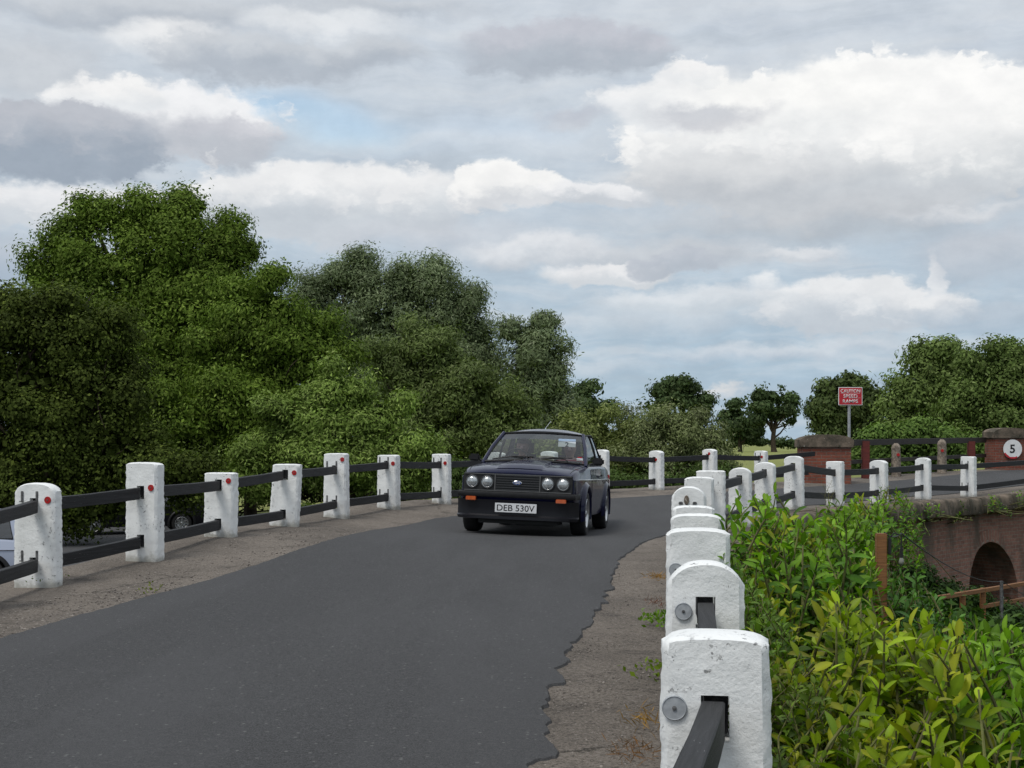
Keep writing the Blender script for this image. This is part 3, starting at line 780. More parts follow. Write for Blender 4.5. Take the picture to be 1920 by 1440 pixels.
fl, attL = fence('white_post_fence', 'left fence of white concrete posts with red reflectors and black rails, running behind the car', ptsL, lspec, M['refl_red'], 0,
                 [(len(ptsL)-1, (at(1527, 851, 81.5), at(1515, 886, 82)))])
rspec = [(.82, .31, .2, 0, False, None)]
refR = {0: (-.108, .60, .034), 1: (-.085, .60, .034), 2: (-.11, .58, .034), 11: (-.07, .68, .03), 12: (-.07, .68, .03)}
for i, p in enumerate(RP):
    h = (Rw[i].z, CAMZ-(p[2]-832)/p[3])[1]-Rw[i].z
    rspec.append((h, p[4], p[5], 0, i in (14,), refR.get(i)))
rspec.append((.8, .3, .2, 0, False, None))
fr, attR = fence('white_post_fence', 'right fence of white concrete posts with grey discs and black rails, nearest the camera', [R0]+Rw+[R16], rspec, M['refl_grey'], 1)

# ------------------------------------------------------------------ foliage machinery
def tint_mesh(name, V, Fq, C, org):
    me = bpy.data.meshes.new(name); nv = len(V); k = Fq.shape[1]
    me.vertices.add(nv); me.vertices.foreach_set('co', (V-np.array(org)).astype(np.float32).ravel())
    me.loops.add(Fq.size); me.loops.foreach_set('vertex_index', Fq.astype(np.int32).ravel())
    me.polygons.add(len(Fq)); me.polygons.foreach_set('loop_start', np.arange(0, Fq.size, k, dtype=np.int32))
    me.polygons.foreach_set('loop_total', np.full(len(Fq), k, dtype=np.int32))
    me.update(calc_edges=True)
    at_ = me.color_attributes.new('tint', 'FLOAT_COLOR', 'POINT')
    C4 = np.concatenate([C, np.ones((nv, 1))], 1).astype(np.float32); at_.data.foreach_set('color', C4.ravel())
    return me
def unit(v): return v/np.maximum(1e-9, np.linalg.norm(v, axis=-1, keepdims=True))
def leaves(pos, nrm, ldir, length, width, colr):
    """diamond leaves with a fold, one quad each"""
    n = len(pos); nrm = unit(nrm); d = unit(ldir-nrm*(ldir*nrm).sum(-1, keepdims=True)); sd_ = np.cross(nrm, d)
    L_ = length[:, None]; W_ = width[:, None]
    V = np.empty((n, 4, 3)); V[:, 0] = pos-d*L_*.5; V[:, 1] = pos+sd_*W_*.5-nrm*W_*.12; V[:, 2] = pos+d*L_*.5-nrm*L_*.12; V[:, 3] = pos-sd_*W_*.5-nrm*W_*.12
    Fq = np.arange(n*4).reshape(n, 4)
    return V.reshape(-1, 3), Fq, np.repeat(colr, 4, 0)
def crown(lobes, n, leaf, aspect, clump_r, pal, seed, droop=.3, per=34, fill=.35, s=50, Y0=None, upd=.6, rough_=.16, bough=.14, inner=.16):
    """lobes: (px, py, rx, ry[, depth offset m]) in photograph pixels at scale s -> leaf cloud arrays"""
    g = np.random.default_rng(seed)
    Y0 = Y0 or F/s
    cs = []; rr = []; wt = []
    for lb in lobes:
        px, py, rx, ry = lb[:4]; dyy = lb[4] if len(lb) > 4 else 0
        cs.append(((px-960)/s, Y0+dyy, CAMZ-(py-832)/s)); rx /= s; rz = ry/s; rr.append((rx, min(rx, rz)*.9+.25*max(rx, rz)*.4, rz)); wt.append((rx*rz)**.85)
    n0 = len(cs)
    for q_ in range(n0):          # small side tufts so that no outline is a plain mound
        for _ in range(3 if n0 < 20 else 2):
            a_ = g.uniform(-1.2, 1.2); f_ = g.uniform(.22, .42); c0, r0 = cs[q_], rr[q_]
            cs.append((c0[0]+math.sin(a_)*r0[0]*.92, c0[1]-g.uniform(-.3, .8)*r0[1]*.8, c0[2]+math.cos(a_)*r0[2]*.92)); rr.append(tuple(v*f_ for v in r0)); wt.append(wt[q_]*f_*.55)
    cs = np.array(cs); rr = np.maximum(np.array(rr)-clump_r*.7, np.array(rr)*.55); wt = np.array(wt)/sum(wt)
    nc = max(8, n//per); k = g.choice(len(cs), nc, p=wt)
    d = unit(g.normal(size=(nc, 3)))
    flip = (d[:, 1] > .25) & (g.random(nc) < .5); d[flip, 1] *= -1           # fewer on the far side
    lump = np.sin(d[:, 0]*5.3+k*1.7)*np.sin(d[:, 2]*6.1+k*2.3)*.5+np.sin(d[:, 0]*11+d[:, 2]*9+k)*.3
    # boughs: clumps gather into a few hundred tufts with gaps between them
    nb = max(8, nc//17); kb = g.choice(len(cs), nb, p=wt); db = unit(g.normal(size=(nb, 3))); fb = (db[:, 1] > .25) & (g.random(nb) < .5); db[fb, 1] *= -1
    bt = g.normal(0, .17, nb); bl_ = .60+.64*g.random(nb); mem = g.integers(0, nb, nc); fol = g.random(nc) < .87
    k = np.where(fol, kb[mem], k); d = np.where(fol[:, None], unit(db[mem]+g.normal(size=(nc, 3))*bough/np.sqrt(rr[k].mean(1))[:, None]), d)
    rad = np.where(fol, bl_[mem]+g.normal(0, .06, nc), np.where(g.random(nc) < fill, g.random(nc)**.6*.85, .82+.22*g.random(nc)))*(1+rough_*lump)
    cc = cs[k]+d*rr[k]*rad[:, None]
    tone = g.normal(0, .12, nc)+np.where(fol, bt[mem], 0)+.12*lump
    hue = g.random(nc)
    idx = np.repeat(np.arange(nc), per); m = len(idx)
    cr = clump_r*(.6+.8*g.random(nc))
    off = g.normal(size=(m, 3)); off /= np.maximum(1, np.linalg.norm(off, axis=1, keepdims=True)/1.7)
    pos = cc[idx]+off*cr[idx][:, None]*np.array([1, 1, .75])
    out = unit(.6*d[idx]+.8*unit(off))
    bc = np.where(fol[:, None], cs[k]+db[mem]*rr[k]*(bl_[mem]*.8)[:, None], cc); bo = unit(pos-bc[idx]+np.array([0, 0, .15]))
    nrm = bo*.8+unit(off)*.35+np.array([0, 0, upd*.35])+g.normal(size=(m, 3))*.38
    ld = out*.8+g.normal(size=(m, 3))*.8+np.array([0, 0, -droop])
    L_ = leaf*(.6+.8*g.random(m)); W_ = L_*aspect*(.8+.4*g.random(m))
    pal = np.array(pal); base = pal[0]+(pal[1]-pal[0])*hue[idx][:, None]*.7+(pal[2]-pal[1])*(g.random(m) < .10)[:, None]*.6
    bright = np.clip(1.08+tone[idx]+g.normal(0, .09, m), .45, 1.9)
    col_ = np.clip(base*bright[:, None], .004, .9)
    ni = int(n*inner); ki = g.choice(n0, ni, p=wt[:n0]/wt[:n0].sum()); di = unit(g.normal(size=(ni, 3))); pi_ = cs[ki]+di*rr[ki]*(g.random(ni)**.5*.78)[:, None]  # oversized inner leaves added to block light and darken the hollows
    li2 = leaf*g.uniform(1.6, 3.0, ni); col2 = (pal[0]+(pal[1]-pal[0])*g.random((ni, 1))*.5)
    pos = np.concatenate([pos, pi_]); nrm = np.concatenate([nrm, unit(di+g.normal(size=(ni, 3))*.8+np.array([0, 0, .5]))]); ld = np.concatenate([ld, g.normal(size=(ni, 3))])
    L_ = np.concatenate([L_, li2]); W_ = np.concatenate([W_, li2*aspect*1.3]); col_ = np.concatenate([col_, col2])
    return leaves(pos, nrm, ld, L_, W_, col_), cs[:n0], rr[:n0], cc
def branch_pts(a, b, n, g, wob): 
    a = np.array(a); b = np.array(b); L_ = np.linalg.norm(b-a); pts = []
    o1 = g.normal(size=3)*wob*L_; o1[2] *= .4
    for i in range(n):
        f = i/(n-1); pts.append(Vector(a*(1-f)+b*f+o1*math.sin(f*math.pi)+g.normal(size=3)*wob*.15*L_*math.sin(f*math.pi)))
    return pts
def tree(name, label, cat, lobes, s, base_px, base_z, n, leaf, aspect, cl, pal, seed, tr=.22, mt='leaf', group=None, trunk_h=.35, limbs=14, barkm='bark', **kw):
    (V, Fq, C), cs, rr, cc = crown(lobes, n, leaf, aspect, cl, pal, seed, s=s, **kw)
    Y0 = F/s; g = np.random.default_rng(seed+99)
    b = np.array(((base_px-960)/s, Y0, base_z)); root = empty(name, tuple(b), label, cat, group)
    link('crown', tint_mesh('crown', V, Fq, C, b), M[mt], root)
    top = cs[:, 2].max(); cx = (cs[:, 0]*rr[:, 0]).sum()/rr[:, 0].sum()
    fork = np.array((b[0]*.8+cx*.2, Y0, b[2]+(top-b[2])*trunk_h))
    mb = MB(); pts = branch_pts(b-np.array((0, 0, .3)), fork, 6, g, .03); mb.tube(pts, [tr*(1.25 if i == 0 else 1-.06*i) for i in range(6)], 10)
    for j in range(limbs):
        i = j % len(cs); e = cs[i]+rr[i]*g.uniform(-.55, .75, 3)*np.array((1, 1, 1))
        st = Vector(fork) if j < len(cs) else pts[int(g.integers(3, 6))]
        bp = branch_pts(st, e, 7, g, .08); r0 = tr*g.uniform(.3, .55); mb.tube(bp, [r0*(1-.13*q) for q in range(7)], 6)
        for _ in range(4):
            q = int(g.integers(2, 6)); e2 = np.array(bp[q])+g.normal(size=3)*rr[i].mean()*.55+np.array((0, 0, .3))
            sp = branch_pts(bp[q], e2, 5, g, .1); mb.tube(sp, [r0*.35*(1-.2*z_) for z_ in range(5)], 4, cap=False)
    mb.build('trunk', M[barkm], root, org=b, auto=60)
    return root
OLIVE = [(.055, .068, .022), (.10, .112, .045), (.17, .18, .09)]
WIL = [(.098, .132, .064), (.175, .215, .108), (.34, .38, .23)]
ASH = [(.066, .112, .014), (.145, .205, .032), (.25, .32, .07)]
DARK = [(.030, .042, .012), (.055, .068, .016), (.09, .11, .03)]
LIGHT = [(.125, .19, .035), (.20, .275, .06), (.34, .40, .13)]
OAK = [(.042, .068, .026), (.070, .102, .04), (.12, .15, .065)]
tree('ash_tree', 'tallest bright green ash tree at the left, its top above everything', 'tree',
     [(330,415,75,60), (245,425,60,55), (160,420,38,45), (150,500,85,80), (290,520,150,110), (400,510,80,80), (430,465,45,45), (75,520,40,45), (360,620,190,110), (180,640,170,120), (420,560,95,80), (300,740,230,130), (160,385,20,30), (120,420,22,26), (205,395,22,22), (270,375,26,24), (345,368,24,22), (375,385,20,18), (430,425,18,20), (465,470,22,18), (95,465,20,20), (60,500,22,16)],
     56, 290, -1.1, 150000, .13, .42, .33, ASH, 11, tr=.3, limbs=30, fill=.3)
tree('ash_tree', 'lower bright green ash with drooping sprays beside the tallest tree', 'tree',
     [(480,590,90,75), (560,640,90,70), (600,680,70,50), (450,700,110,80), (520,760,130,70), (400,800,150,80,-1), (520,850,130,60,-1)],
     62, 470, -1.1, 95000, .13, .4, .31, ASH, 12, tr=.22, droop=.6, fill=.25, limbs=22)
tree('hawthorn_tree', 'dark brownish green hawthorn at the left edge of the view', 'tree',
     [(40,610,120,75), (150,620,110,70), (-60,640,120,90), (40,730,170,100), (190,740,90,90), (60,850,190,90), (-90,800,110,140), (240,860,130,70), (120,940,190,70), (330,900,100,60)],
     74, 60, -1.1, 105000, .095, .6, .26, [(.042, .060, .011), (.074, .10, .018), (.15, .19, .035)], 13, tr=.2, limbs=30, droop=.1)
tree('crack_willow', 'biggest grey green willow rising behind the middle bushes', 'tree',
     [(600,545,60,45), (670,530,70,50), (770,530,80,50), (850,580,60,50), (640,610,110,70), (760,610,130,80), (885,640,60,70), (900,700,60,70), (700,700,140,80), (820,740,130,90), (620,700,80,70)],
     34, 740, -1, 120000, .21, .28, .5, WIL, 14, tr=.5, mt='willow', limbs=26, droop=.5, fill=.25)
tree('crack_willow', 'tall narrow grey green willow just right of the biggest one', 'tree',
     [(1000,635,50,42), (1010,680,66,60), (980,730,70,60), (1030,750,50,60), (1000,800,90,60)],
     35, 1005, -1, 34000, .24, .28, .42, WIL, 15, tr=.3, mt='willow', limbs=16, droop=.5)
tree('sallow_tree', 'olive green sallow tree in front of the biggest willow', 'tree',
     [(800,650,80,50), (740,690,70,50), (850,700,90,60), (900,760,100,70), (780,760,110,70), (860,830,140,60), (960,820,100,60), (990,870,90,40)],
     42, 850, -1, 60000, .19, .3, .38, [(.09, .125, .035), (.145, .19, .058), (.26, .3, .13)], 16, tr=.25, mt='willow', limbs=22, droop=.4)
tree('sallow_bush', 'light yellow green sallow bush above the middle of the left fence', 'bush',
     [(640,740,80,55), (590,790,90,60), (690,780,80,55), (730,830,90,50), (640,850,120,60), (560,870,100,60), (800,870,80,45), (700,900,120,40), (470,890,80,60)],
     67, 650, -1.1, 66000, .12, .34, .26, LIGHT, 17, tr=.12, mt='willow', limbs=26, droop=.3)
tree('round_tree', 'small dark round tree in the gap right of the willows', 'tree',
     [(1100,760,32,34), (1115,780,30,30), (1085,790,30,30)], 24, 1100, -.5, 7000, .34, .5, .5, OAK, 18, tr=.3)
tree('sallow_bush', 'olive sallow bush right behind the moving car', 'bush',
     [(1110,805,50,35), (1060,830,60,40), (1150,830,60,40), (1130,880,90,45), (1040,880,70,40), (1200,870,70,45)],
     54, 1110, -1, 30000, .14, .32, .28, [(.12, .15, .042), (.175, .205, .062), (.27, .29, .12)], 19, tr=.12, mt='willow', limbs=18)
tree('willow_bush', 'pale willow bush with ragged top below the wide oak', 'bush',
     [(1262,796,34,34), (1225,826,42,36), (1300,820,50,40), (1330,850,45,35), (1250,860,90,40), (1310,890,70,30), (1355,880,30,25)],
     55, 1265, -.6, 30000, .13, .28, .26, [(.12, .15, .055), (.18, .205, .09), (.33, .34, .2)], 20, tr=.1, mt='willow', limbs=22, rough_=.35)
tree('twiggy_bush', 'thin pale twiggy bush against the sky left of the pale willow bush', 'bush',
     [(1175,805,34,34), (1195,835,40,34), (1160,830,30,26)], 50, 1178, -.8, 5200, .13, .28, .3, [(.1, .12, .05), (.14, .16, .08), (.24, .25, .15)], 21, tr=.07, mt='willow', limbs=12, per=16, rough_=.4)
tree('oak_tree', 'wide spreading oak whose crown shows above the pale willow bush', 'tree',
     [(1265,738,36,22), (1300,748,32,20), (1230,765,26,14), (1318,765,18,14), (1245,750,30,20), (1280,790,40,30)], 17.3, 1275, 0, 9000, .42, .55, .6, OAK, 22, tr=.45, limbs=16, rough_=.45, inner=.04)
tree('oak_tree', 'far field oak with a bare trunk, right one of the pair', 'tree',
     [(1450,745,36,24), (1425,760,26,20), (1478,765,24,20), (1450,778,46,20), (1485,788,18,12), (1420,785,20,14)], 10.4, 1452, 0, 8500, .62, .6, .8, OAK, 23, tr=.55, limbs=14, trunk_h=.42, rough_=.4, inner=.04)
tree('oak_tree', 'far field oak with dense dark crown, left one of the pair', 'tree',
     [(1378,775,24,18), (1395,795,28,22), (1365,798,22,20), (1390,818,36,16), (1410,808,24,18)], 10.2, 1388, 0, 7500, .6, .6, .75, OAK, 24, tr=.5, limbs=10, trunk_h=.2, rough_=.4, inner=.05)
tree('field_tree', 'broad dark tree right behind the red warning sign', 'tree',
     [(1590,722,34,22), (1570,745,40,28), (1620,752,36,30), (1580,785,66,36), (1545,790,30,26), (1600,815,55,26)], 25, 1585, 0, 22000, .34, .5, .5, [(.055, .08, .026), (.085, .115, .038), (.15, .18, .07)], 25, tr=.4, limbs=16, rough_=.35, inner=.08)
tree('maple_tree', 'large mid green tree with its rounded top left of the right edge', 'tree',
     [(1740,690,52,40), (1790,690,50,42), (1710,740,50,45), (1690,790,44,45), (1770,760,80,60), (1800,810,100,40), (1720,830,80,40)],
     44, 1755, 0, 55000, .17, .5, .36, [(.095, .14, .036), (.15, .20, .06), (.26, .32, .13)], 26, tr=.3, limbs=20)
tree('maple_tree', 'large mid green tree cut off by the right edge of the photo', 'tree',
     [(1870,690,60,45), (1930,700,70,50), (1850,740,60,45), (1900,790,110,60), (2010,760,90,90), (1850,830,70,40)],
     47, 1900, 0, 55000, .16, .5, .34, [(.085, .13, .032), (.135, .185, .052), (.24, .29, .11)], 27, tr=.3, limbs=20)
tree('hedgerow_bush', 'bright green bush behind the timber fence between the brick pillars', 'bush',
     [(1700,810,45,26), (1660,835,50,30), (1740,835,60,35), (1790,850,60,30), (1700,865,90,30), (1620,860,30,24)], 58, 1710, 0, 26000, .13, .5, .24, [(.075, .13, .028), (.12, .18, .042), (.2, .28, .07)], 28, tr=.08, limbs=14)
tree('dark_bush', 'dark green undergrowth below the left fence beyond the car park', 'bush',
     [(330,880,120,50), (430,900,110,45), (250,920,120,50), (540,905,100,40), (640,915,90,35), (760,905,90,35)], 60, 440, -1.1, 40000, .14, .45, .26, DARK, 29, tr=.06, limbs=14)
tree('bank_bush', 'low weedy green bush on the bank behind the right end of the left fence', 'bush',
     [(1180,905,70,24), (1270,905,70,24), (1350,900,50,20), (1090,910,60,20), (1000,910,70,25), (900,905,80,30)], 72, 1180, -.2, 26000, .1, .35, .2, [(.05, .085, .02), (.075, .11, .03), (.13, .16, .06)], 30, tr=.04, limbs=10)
# hedge along the far side of the field
(V, Fq, C), cs, rr, cc = crown([(x, 830+3*math.sin(x*.07), 26, 9) for x in range(1340, 1660, 30)], 9000, .5, .55, .6, OAK, 31, s=9.8)
hr = empty('hedge', (40, 265, 0), 'low dark hedge along the far edge of the field', 'hedge')
link('hedge_foliage', tint_mesh('hedge_foliage', V, Fq, C, hr.location), M['leaf'], hr)
(V, Fq, C), cs, rr, cc = crown([(x, 824+5*math.sin(x*.05), 60, 12) for x in range(-200, 1340, 70)], 9000, 1.2, .6, 1.4, OAK, 32, s=6)
hr = tag(link('woodland', tint_mesh('woodland', V, Fq, C, (0, 430, 0)), M['leaf'], None, (0, 430, 0)), 'far strip of woodland on the horizon', 'woodland', kind='stuff')

# ------------------------------------------------------------------ broad-leaved laurels
def laurel_leaf_arrays(pos, d, nrm, L_, W_, colr, bend, g):
    """curved, folded leaf blades: 5 stations x 3 points"""
    n = len(pos); d = unit(d); nrm = unit(nrm-d*(nrm*d).sum(-1, keepdims=True)); sd_ = np.cross(d, nrm)
    ts = np.array([0, .16, .38, .62, .84, 1.0]); wp = np.array([.08, .50, .90, 1.0, .70, .04])
    V = np.empty((n, 6, 3, 3))
    for k, (t, w) in enumerate(zip(ts, wp)):
        c_ = pos+d*(L_*t)[:, None]-nrm*(bend*L_*t*t)[:, None]
        e = sd_*(W_*w*.5)[:, None]; up = nrm*(W_*w*.16)[:, None]
        V[:, k, 0] = c_-e+up; V[:, k, 1] = c_; V[:, k, 2] = c_+e+up
    b = (np.arange(n)*18)[:, None, None]
    q = np.array([[k*3+j, k*3+j+1, (k+1)*3+j+1, (k+1)*3+j] for k in range(5) for j in range(2)])
    Fq = (b+q[None]).reshape(-1, 4)
    Cc = np.repeat(colr, 18, 0).reshape(n, 18, 3)
    Cc[:, 1::3] *= 1.25
    return V.reshape(-1, 3), Fq, Cc.reshape(-1, 3)
def laurel(name, label, tips, leafL, pal, seed, n_leaf=13, stemr=.006, base=None, cat='bush', yellow=.1, asp=.39, shootL=.45, mt='laurel'):
    """tips: shoot tip points; each shoot carries a spiral of leaves"""
    g = np.random.default_rng(seed); pos = []; dd = []; nn = []; LL = []; cc = []; st = MB()
    pal = np.array(pal)
    for tp in tips:
        tp = np.array(tp); ax = unit(np.array([g.normal(0, .38), g.normal(0, .38)-.1, 1.0])); L_ = shootL*g.uniform(.7, 1.3); b0 = tp-ax*L_
        curve = g.normal(size=3)*.06*L_
        hue = g.random(); yl = g.random() < yellow; tone = max(.45, 1+g.normal(0, .26))
        st.tube([Vector(b0), Vector((b0+tp)/2+curve), Vector(tp)], [stemr*1.3, stemr, stemr*.5], 5, cap=False)
        n = int(n_leaf*g.uniform(.75, 1.25)); ph = g.random()*6.28
        a1 = unit(np.cross(ax, np.array([1, .2, .1]))); a2 = np.cross(ax, a1)
        for k in range(n):
            f = (k+.5)/n; ph += 2.4+g.normal(0, .2); side = a1*math.cos(ph)+a2*math.sin(ph)
            open_ = .5+.95*(1-f)+g.normal(0, .12); d = unit(ax*math.cos(open_)+side*math.sin(open_))
            pos.append(b0+(tp-b0)*f+curve*math.sin(f*3.14)); dd.append(d); nn.append(unit(ax*math.sin(open_)-side*math.cos(open_)+g.normal(size=3)*.15))
            LL.append(leafL*(1-.45*f**3)*g.uniform(.5, 1.25))
            young = f**2
            c_ = (pal[0]*(1-hue)+pal[1]*hue)*(.72+.4*f); c_ = c_*(1-.55*young)+pal[2]*.55*young  # shade put into the colour: darker down the shoot, brighter at the tip
            if yl: c_ = c_*.4+np.array((.26, .24, .02))*.6
            if g.random() < .0015: c_ = np.array((.38, .14, .01))
            cc.append(np.clip(c_*tone*g.uniform(.8, 1.2), .005, .8))
    pos = np.array(pos); LL = np.array(LL)
    V, Fq, C = laurel_leaf_arrays(pos, np.array(dd), np.array(nn), LL, LL*asp, np.array(cc), np.random.default_rng(seed+1).uniform(.05, .42, len(LL)), g)
    tips_ = np.array(tips); b = np.array(base if base is not None else (tips_[:, 0].mean(), tips_[:, 1].mean(), -2.25))
    root = empty(name, tuple(b), label, cat)
    link('foliage', tint_mesh('foliage', V, Fq, C, b), M[mt], root, smooth=True)
    for k in range(0, len(tips), max(1, len(tips)//16)):      # main stems down to the ground
        e = np.array(tips[k])-np.array((0, 0, shootL*.8)); bb = b+g.normal(size=3)*np.array((.3, .3, 0))
        bp = branch_pts(bb, e, 7, g, .06); st.tube(bp, [.014-.0013*q for q in range(7)], 6)
    st.build('stem', M['barkpale'], root, org=b)
    return root
def region(seed, n, fpx, fpy, fs):
    g = np.random.default_rng(seed); out = []
    for _ in range(n):
        px = fpx[0]+(fpx[1]-fpx[0])*g.random(); u = g.random()
        lo = fpy(px); py = lo+(fpy_max-lo)*u
        out.append(tuple(at(px, py, fs(px, py, g))))
    return out
def tips_in(seed, n, x0, x1, topf, bot, sf, jit=.25):
    """shoot tips under a silhouette: topf(px) = top row, sf(px,py) = scale"""
    g = np.random.default_rng(seed); out = []
    for _ in range(n):
        px = g.uniform(x0, x1); t = topf(px); py = t+(bot-t)*g.random()**1.15
        s = sf(px, py)*(1+g.normal(0, .05)); p = at(px, py, s); p.y += g.normal(0, jit); out.append(tuple(p))
    return out
def pl(pts): xs, ys = zip(*pts); return lambda x: float(np.interp(x, xs, ys))
GREEN = [(.035, .115, .008), (.08, .18, .012), (.23, .36, .03)]
YEL = [(.055, .13, .006), (.12, .195, .008), (.30, .36, .016)]
DG = [(.03, .085, .016), (.05, .12, .022), (.11, .22, .04)]
laurel('laurel_bush', 'tall glossy laurel growing up against the right fence, tips reaching the rails', tips_in(1, 380, 1385, 1570, pl([(1385, 1005), (1405, 940), (1430, 905), (1450, 950), (1490, 968), (1530, 972), (1560, 975), (1575, 990)]), 1330, lambda x, y: 330+(y-930)*.18),
       .105, GREEN, 41, yellow=.16, n_leaf=13, shootL=.36)
laurel('laurel_bush', 'bright laurel in front of the bridge coping near the wooden post', tips_in(2, 330, 1530, 1632, pl([(1530, 975), (1560, 945), (1600, 932), (1625, 925), (1650, 960), (1662, 1000)]), 1180, lambda x, y: 205+(y-940)*.35),
       .115, GREEN, 42, yellow=.08, n_leaf=13, shootL=.42)
laurel('laurel_bush', 'dark green laurel to the right of the wooden post', tips_in(3, 300, 1655, 1830, pl([(1655, 1080), (1690, 1045), (1740, 1095), (1790, 1140), (1830, 1175)]), 1330, lambda x, y: 225+(y-1050)*.12),
       .11, DG, 43, yellow=.03, n_leaf=13, shootL=.4)
laurel('laurel_bush', 'yellow green laurel with the longest leaves in the middle foreground', tips_in(4, 270, 1500, 1800, pl([(1500, 1200), (1560, 1150), (1615, 1085), (1640, 1160), (1700, 1180), (1760, 1150), (1800, 1200)]), 1500, lambda x, y: 480+(y-1100)*.35),
       .118, YEL, 44, yellow=.22, n_leaf=13, shootL=.42)
laurel('laurel_bush', 'fresh green laurel at the bottom right corner', tips_in(5, 260, 1760, 1960, pl([(1760, 1210), (1810, 1150), (1850, 1200), (1890, 1180), (1930, 1200)]), 1560, lambda x, y: 430+(y-1150)*.35),
       .125, GREEN, 45, yellow=.05, n_leaf=12, shootL=.42)
laurel('small_leaved_shrub', 'low dense shrub of small leaves beside the nearest white post', tips_in(6, 900, 1425, 1660, pl([(1425, 1230), (1500, 1260), (1560, 1300), (1660, 1360)]), 1560, lambda x, y: 520+(y-1250)*.2),
       .05, [(.045, .095, .012), (.09, .13, .016), (.16, .22, .03)], 46, yellow=.12, asp=.5, n_leaf=14, shootL=.22, stemr=.003)
laurel('small_leaved_shrub', 'low green shrub between the laurels and the second nearest post', tips_in(7, 520, 1372, 1470, pl([(1372, 1040), (1400, 1090), (1470, 1180)]), 1330, lambda x, y: 400+(y-1050)*.25),
       .055, [(.05, .11, .014), (.08, .14, .02), (.15, .24, .03)], 47, yellow=.08, asp=.5, n_leaf=14, shootL=.24, stemr=.003)
laurel('ivy_mass', 'ivy and young shoots growing over the coping below the middle right posts', tips_in(8, 150, 1640, 1725, pl([(1640, 960), (1660, 905), (1690, 920), (1725, 960)]), 1060, lambda x, y: 108-(y-930)*.0),
       .10, GREEN, 48, yellow=.05, asp=.5, n_leaf=9, shootL=.3, base=(7.2, 25.2, -2.25))
laurel('ivy_mass', 'small green tuft growing on the coping under the rightmost white post', tips_in(9, 16, 1775, 1800, pl([(1775, 925), (1800, 940)]), 965, lambda x, y: 92, .1),
       .09, GREEN, 49, yellow=.05, asp=.5, n_leaf=9, shootL=.22, base=tuple(at(1788, 968, 92)))
laurel('ivy_mass', 'low green sprig hanging over the coping right beside the dead weed stalks', tips_in(20, 14, 1738, 1758, pl([(1738, 935), (1758, 945)]), 975, lambda x, y: 97, .08),
       .09, GREEN, 61, yellow=.05, asp=.5, n_leaf=8, shootL=.2, base=tuple(at(1748, 975, 97)))
laurel('ivy_mass', 'green sprig on the coping at the very right edge of the photo', tips_in(21, 16, 1900, 1930, pl([(1900, 915), (1930, 925)]), 955, lambda x, y: 87, .08),
       .09, GREEN, 62, yellow=.05, asp=.5, n_leaf=8, shootL=.22, base=tuple(at(1914, 955, 87)))
laurel('ivy_mass', 'small green tuft on the coping right of the rightmost white post', tips_in(10, 22, 1850, 1885, pl([(1850, 922), (1885, 935)]), 955, lambda x, y: 89, .1),
       .09, GREEN, 50, yellow=.05, asp=.5, n_leaf=9, shootL=.22, base=tuple(at(1868, 958, 89)))
# undergrowth that fills the garden below the bridge
(V, Fq, C), cs, rr, cc = crown([(1500,1180,160,110), (1650,1260,160,110), (1850,1350,200,130), (1480,1330,160,120), (1740,1220,90,70), (1900,1270,90,60)], 26000, .09, .5, .24, [(.03, .065, .012), (.05, .09, .016), (.09, .14, .03)], 33, s=215)
r_ = empty('undergrowth', (4.5, 12, -2.3), 'dark undergrowth in the garden behind the laurels', 'bush'); link('foliage', tint_mesh('foliage', V, Fq, C, r_.location), M['leaf'], r_)
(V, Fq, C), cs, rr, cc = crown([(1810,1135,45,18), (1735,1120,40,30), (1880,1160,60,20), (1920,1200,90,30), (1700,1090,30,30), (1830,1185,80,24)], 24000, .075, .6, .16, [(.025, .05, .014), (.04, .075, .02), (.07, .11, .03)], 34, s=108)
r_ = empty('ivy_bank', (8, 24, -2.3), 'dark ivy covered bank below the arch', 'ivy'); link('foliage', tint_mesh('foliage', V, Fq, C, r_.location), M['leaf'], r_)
# dry twiggy weeds standing on the coping
for (px, py, s, h, lb) in ((1700, 950, 103, .42, 'dead brown weed stalks standing on the coping below the middle right posts'), (1552, 940, 112, .45, 'thin dark weed stalk in front of the twelfth right post'), (1655, 935, 103, .4, 'wispy dark weed stalks rising right in front of the thirteenth right post')):
    g = np.random.default_rng(int(px)); b = at(px, py+14, s); mb = MB()
    for _ in range(7):
        e = b+Vector((g.normal(0, .09), g.normal(0, .06), h*g.uniform(.6, 1.15))); m_ = (b+e)/2+Vector((g.normal(0, .03), 0, 0)); mb.tube([b, m_, e], [.004, .003, .0015], 4)
        for _ in range(7):
            q = b.lerp(e, g.uniform(.3, 1)); mb.tube([q, q+Vector((g.normal(0, .05), g.normal(0, .04), .05))], [.002, .001], 3)
    o = mb.build('weed_stalks', M['barkpale'], None, tuple(b), org=b); tag(o, lb, 'weed')

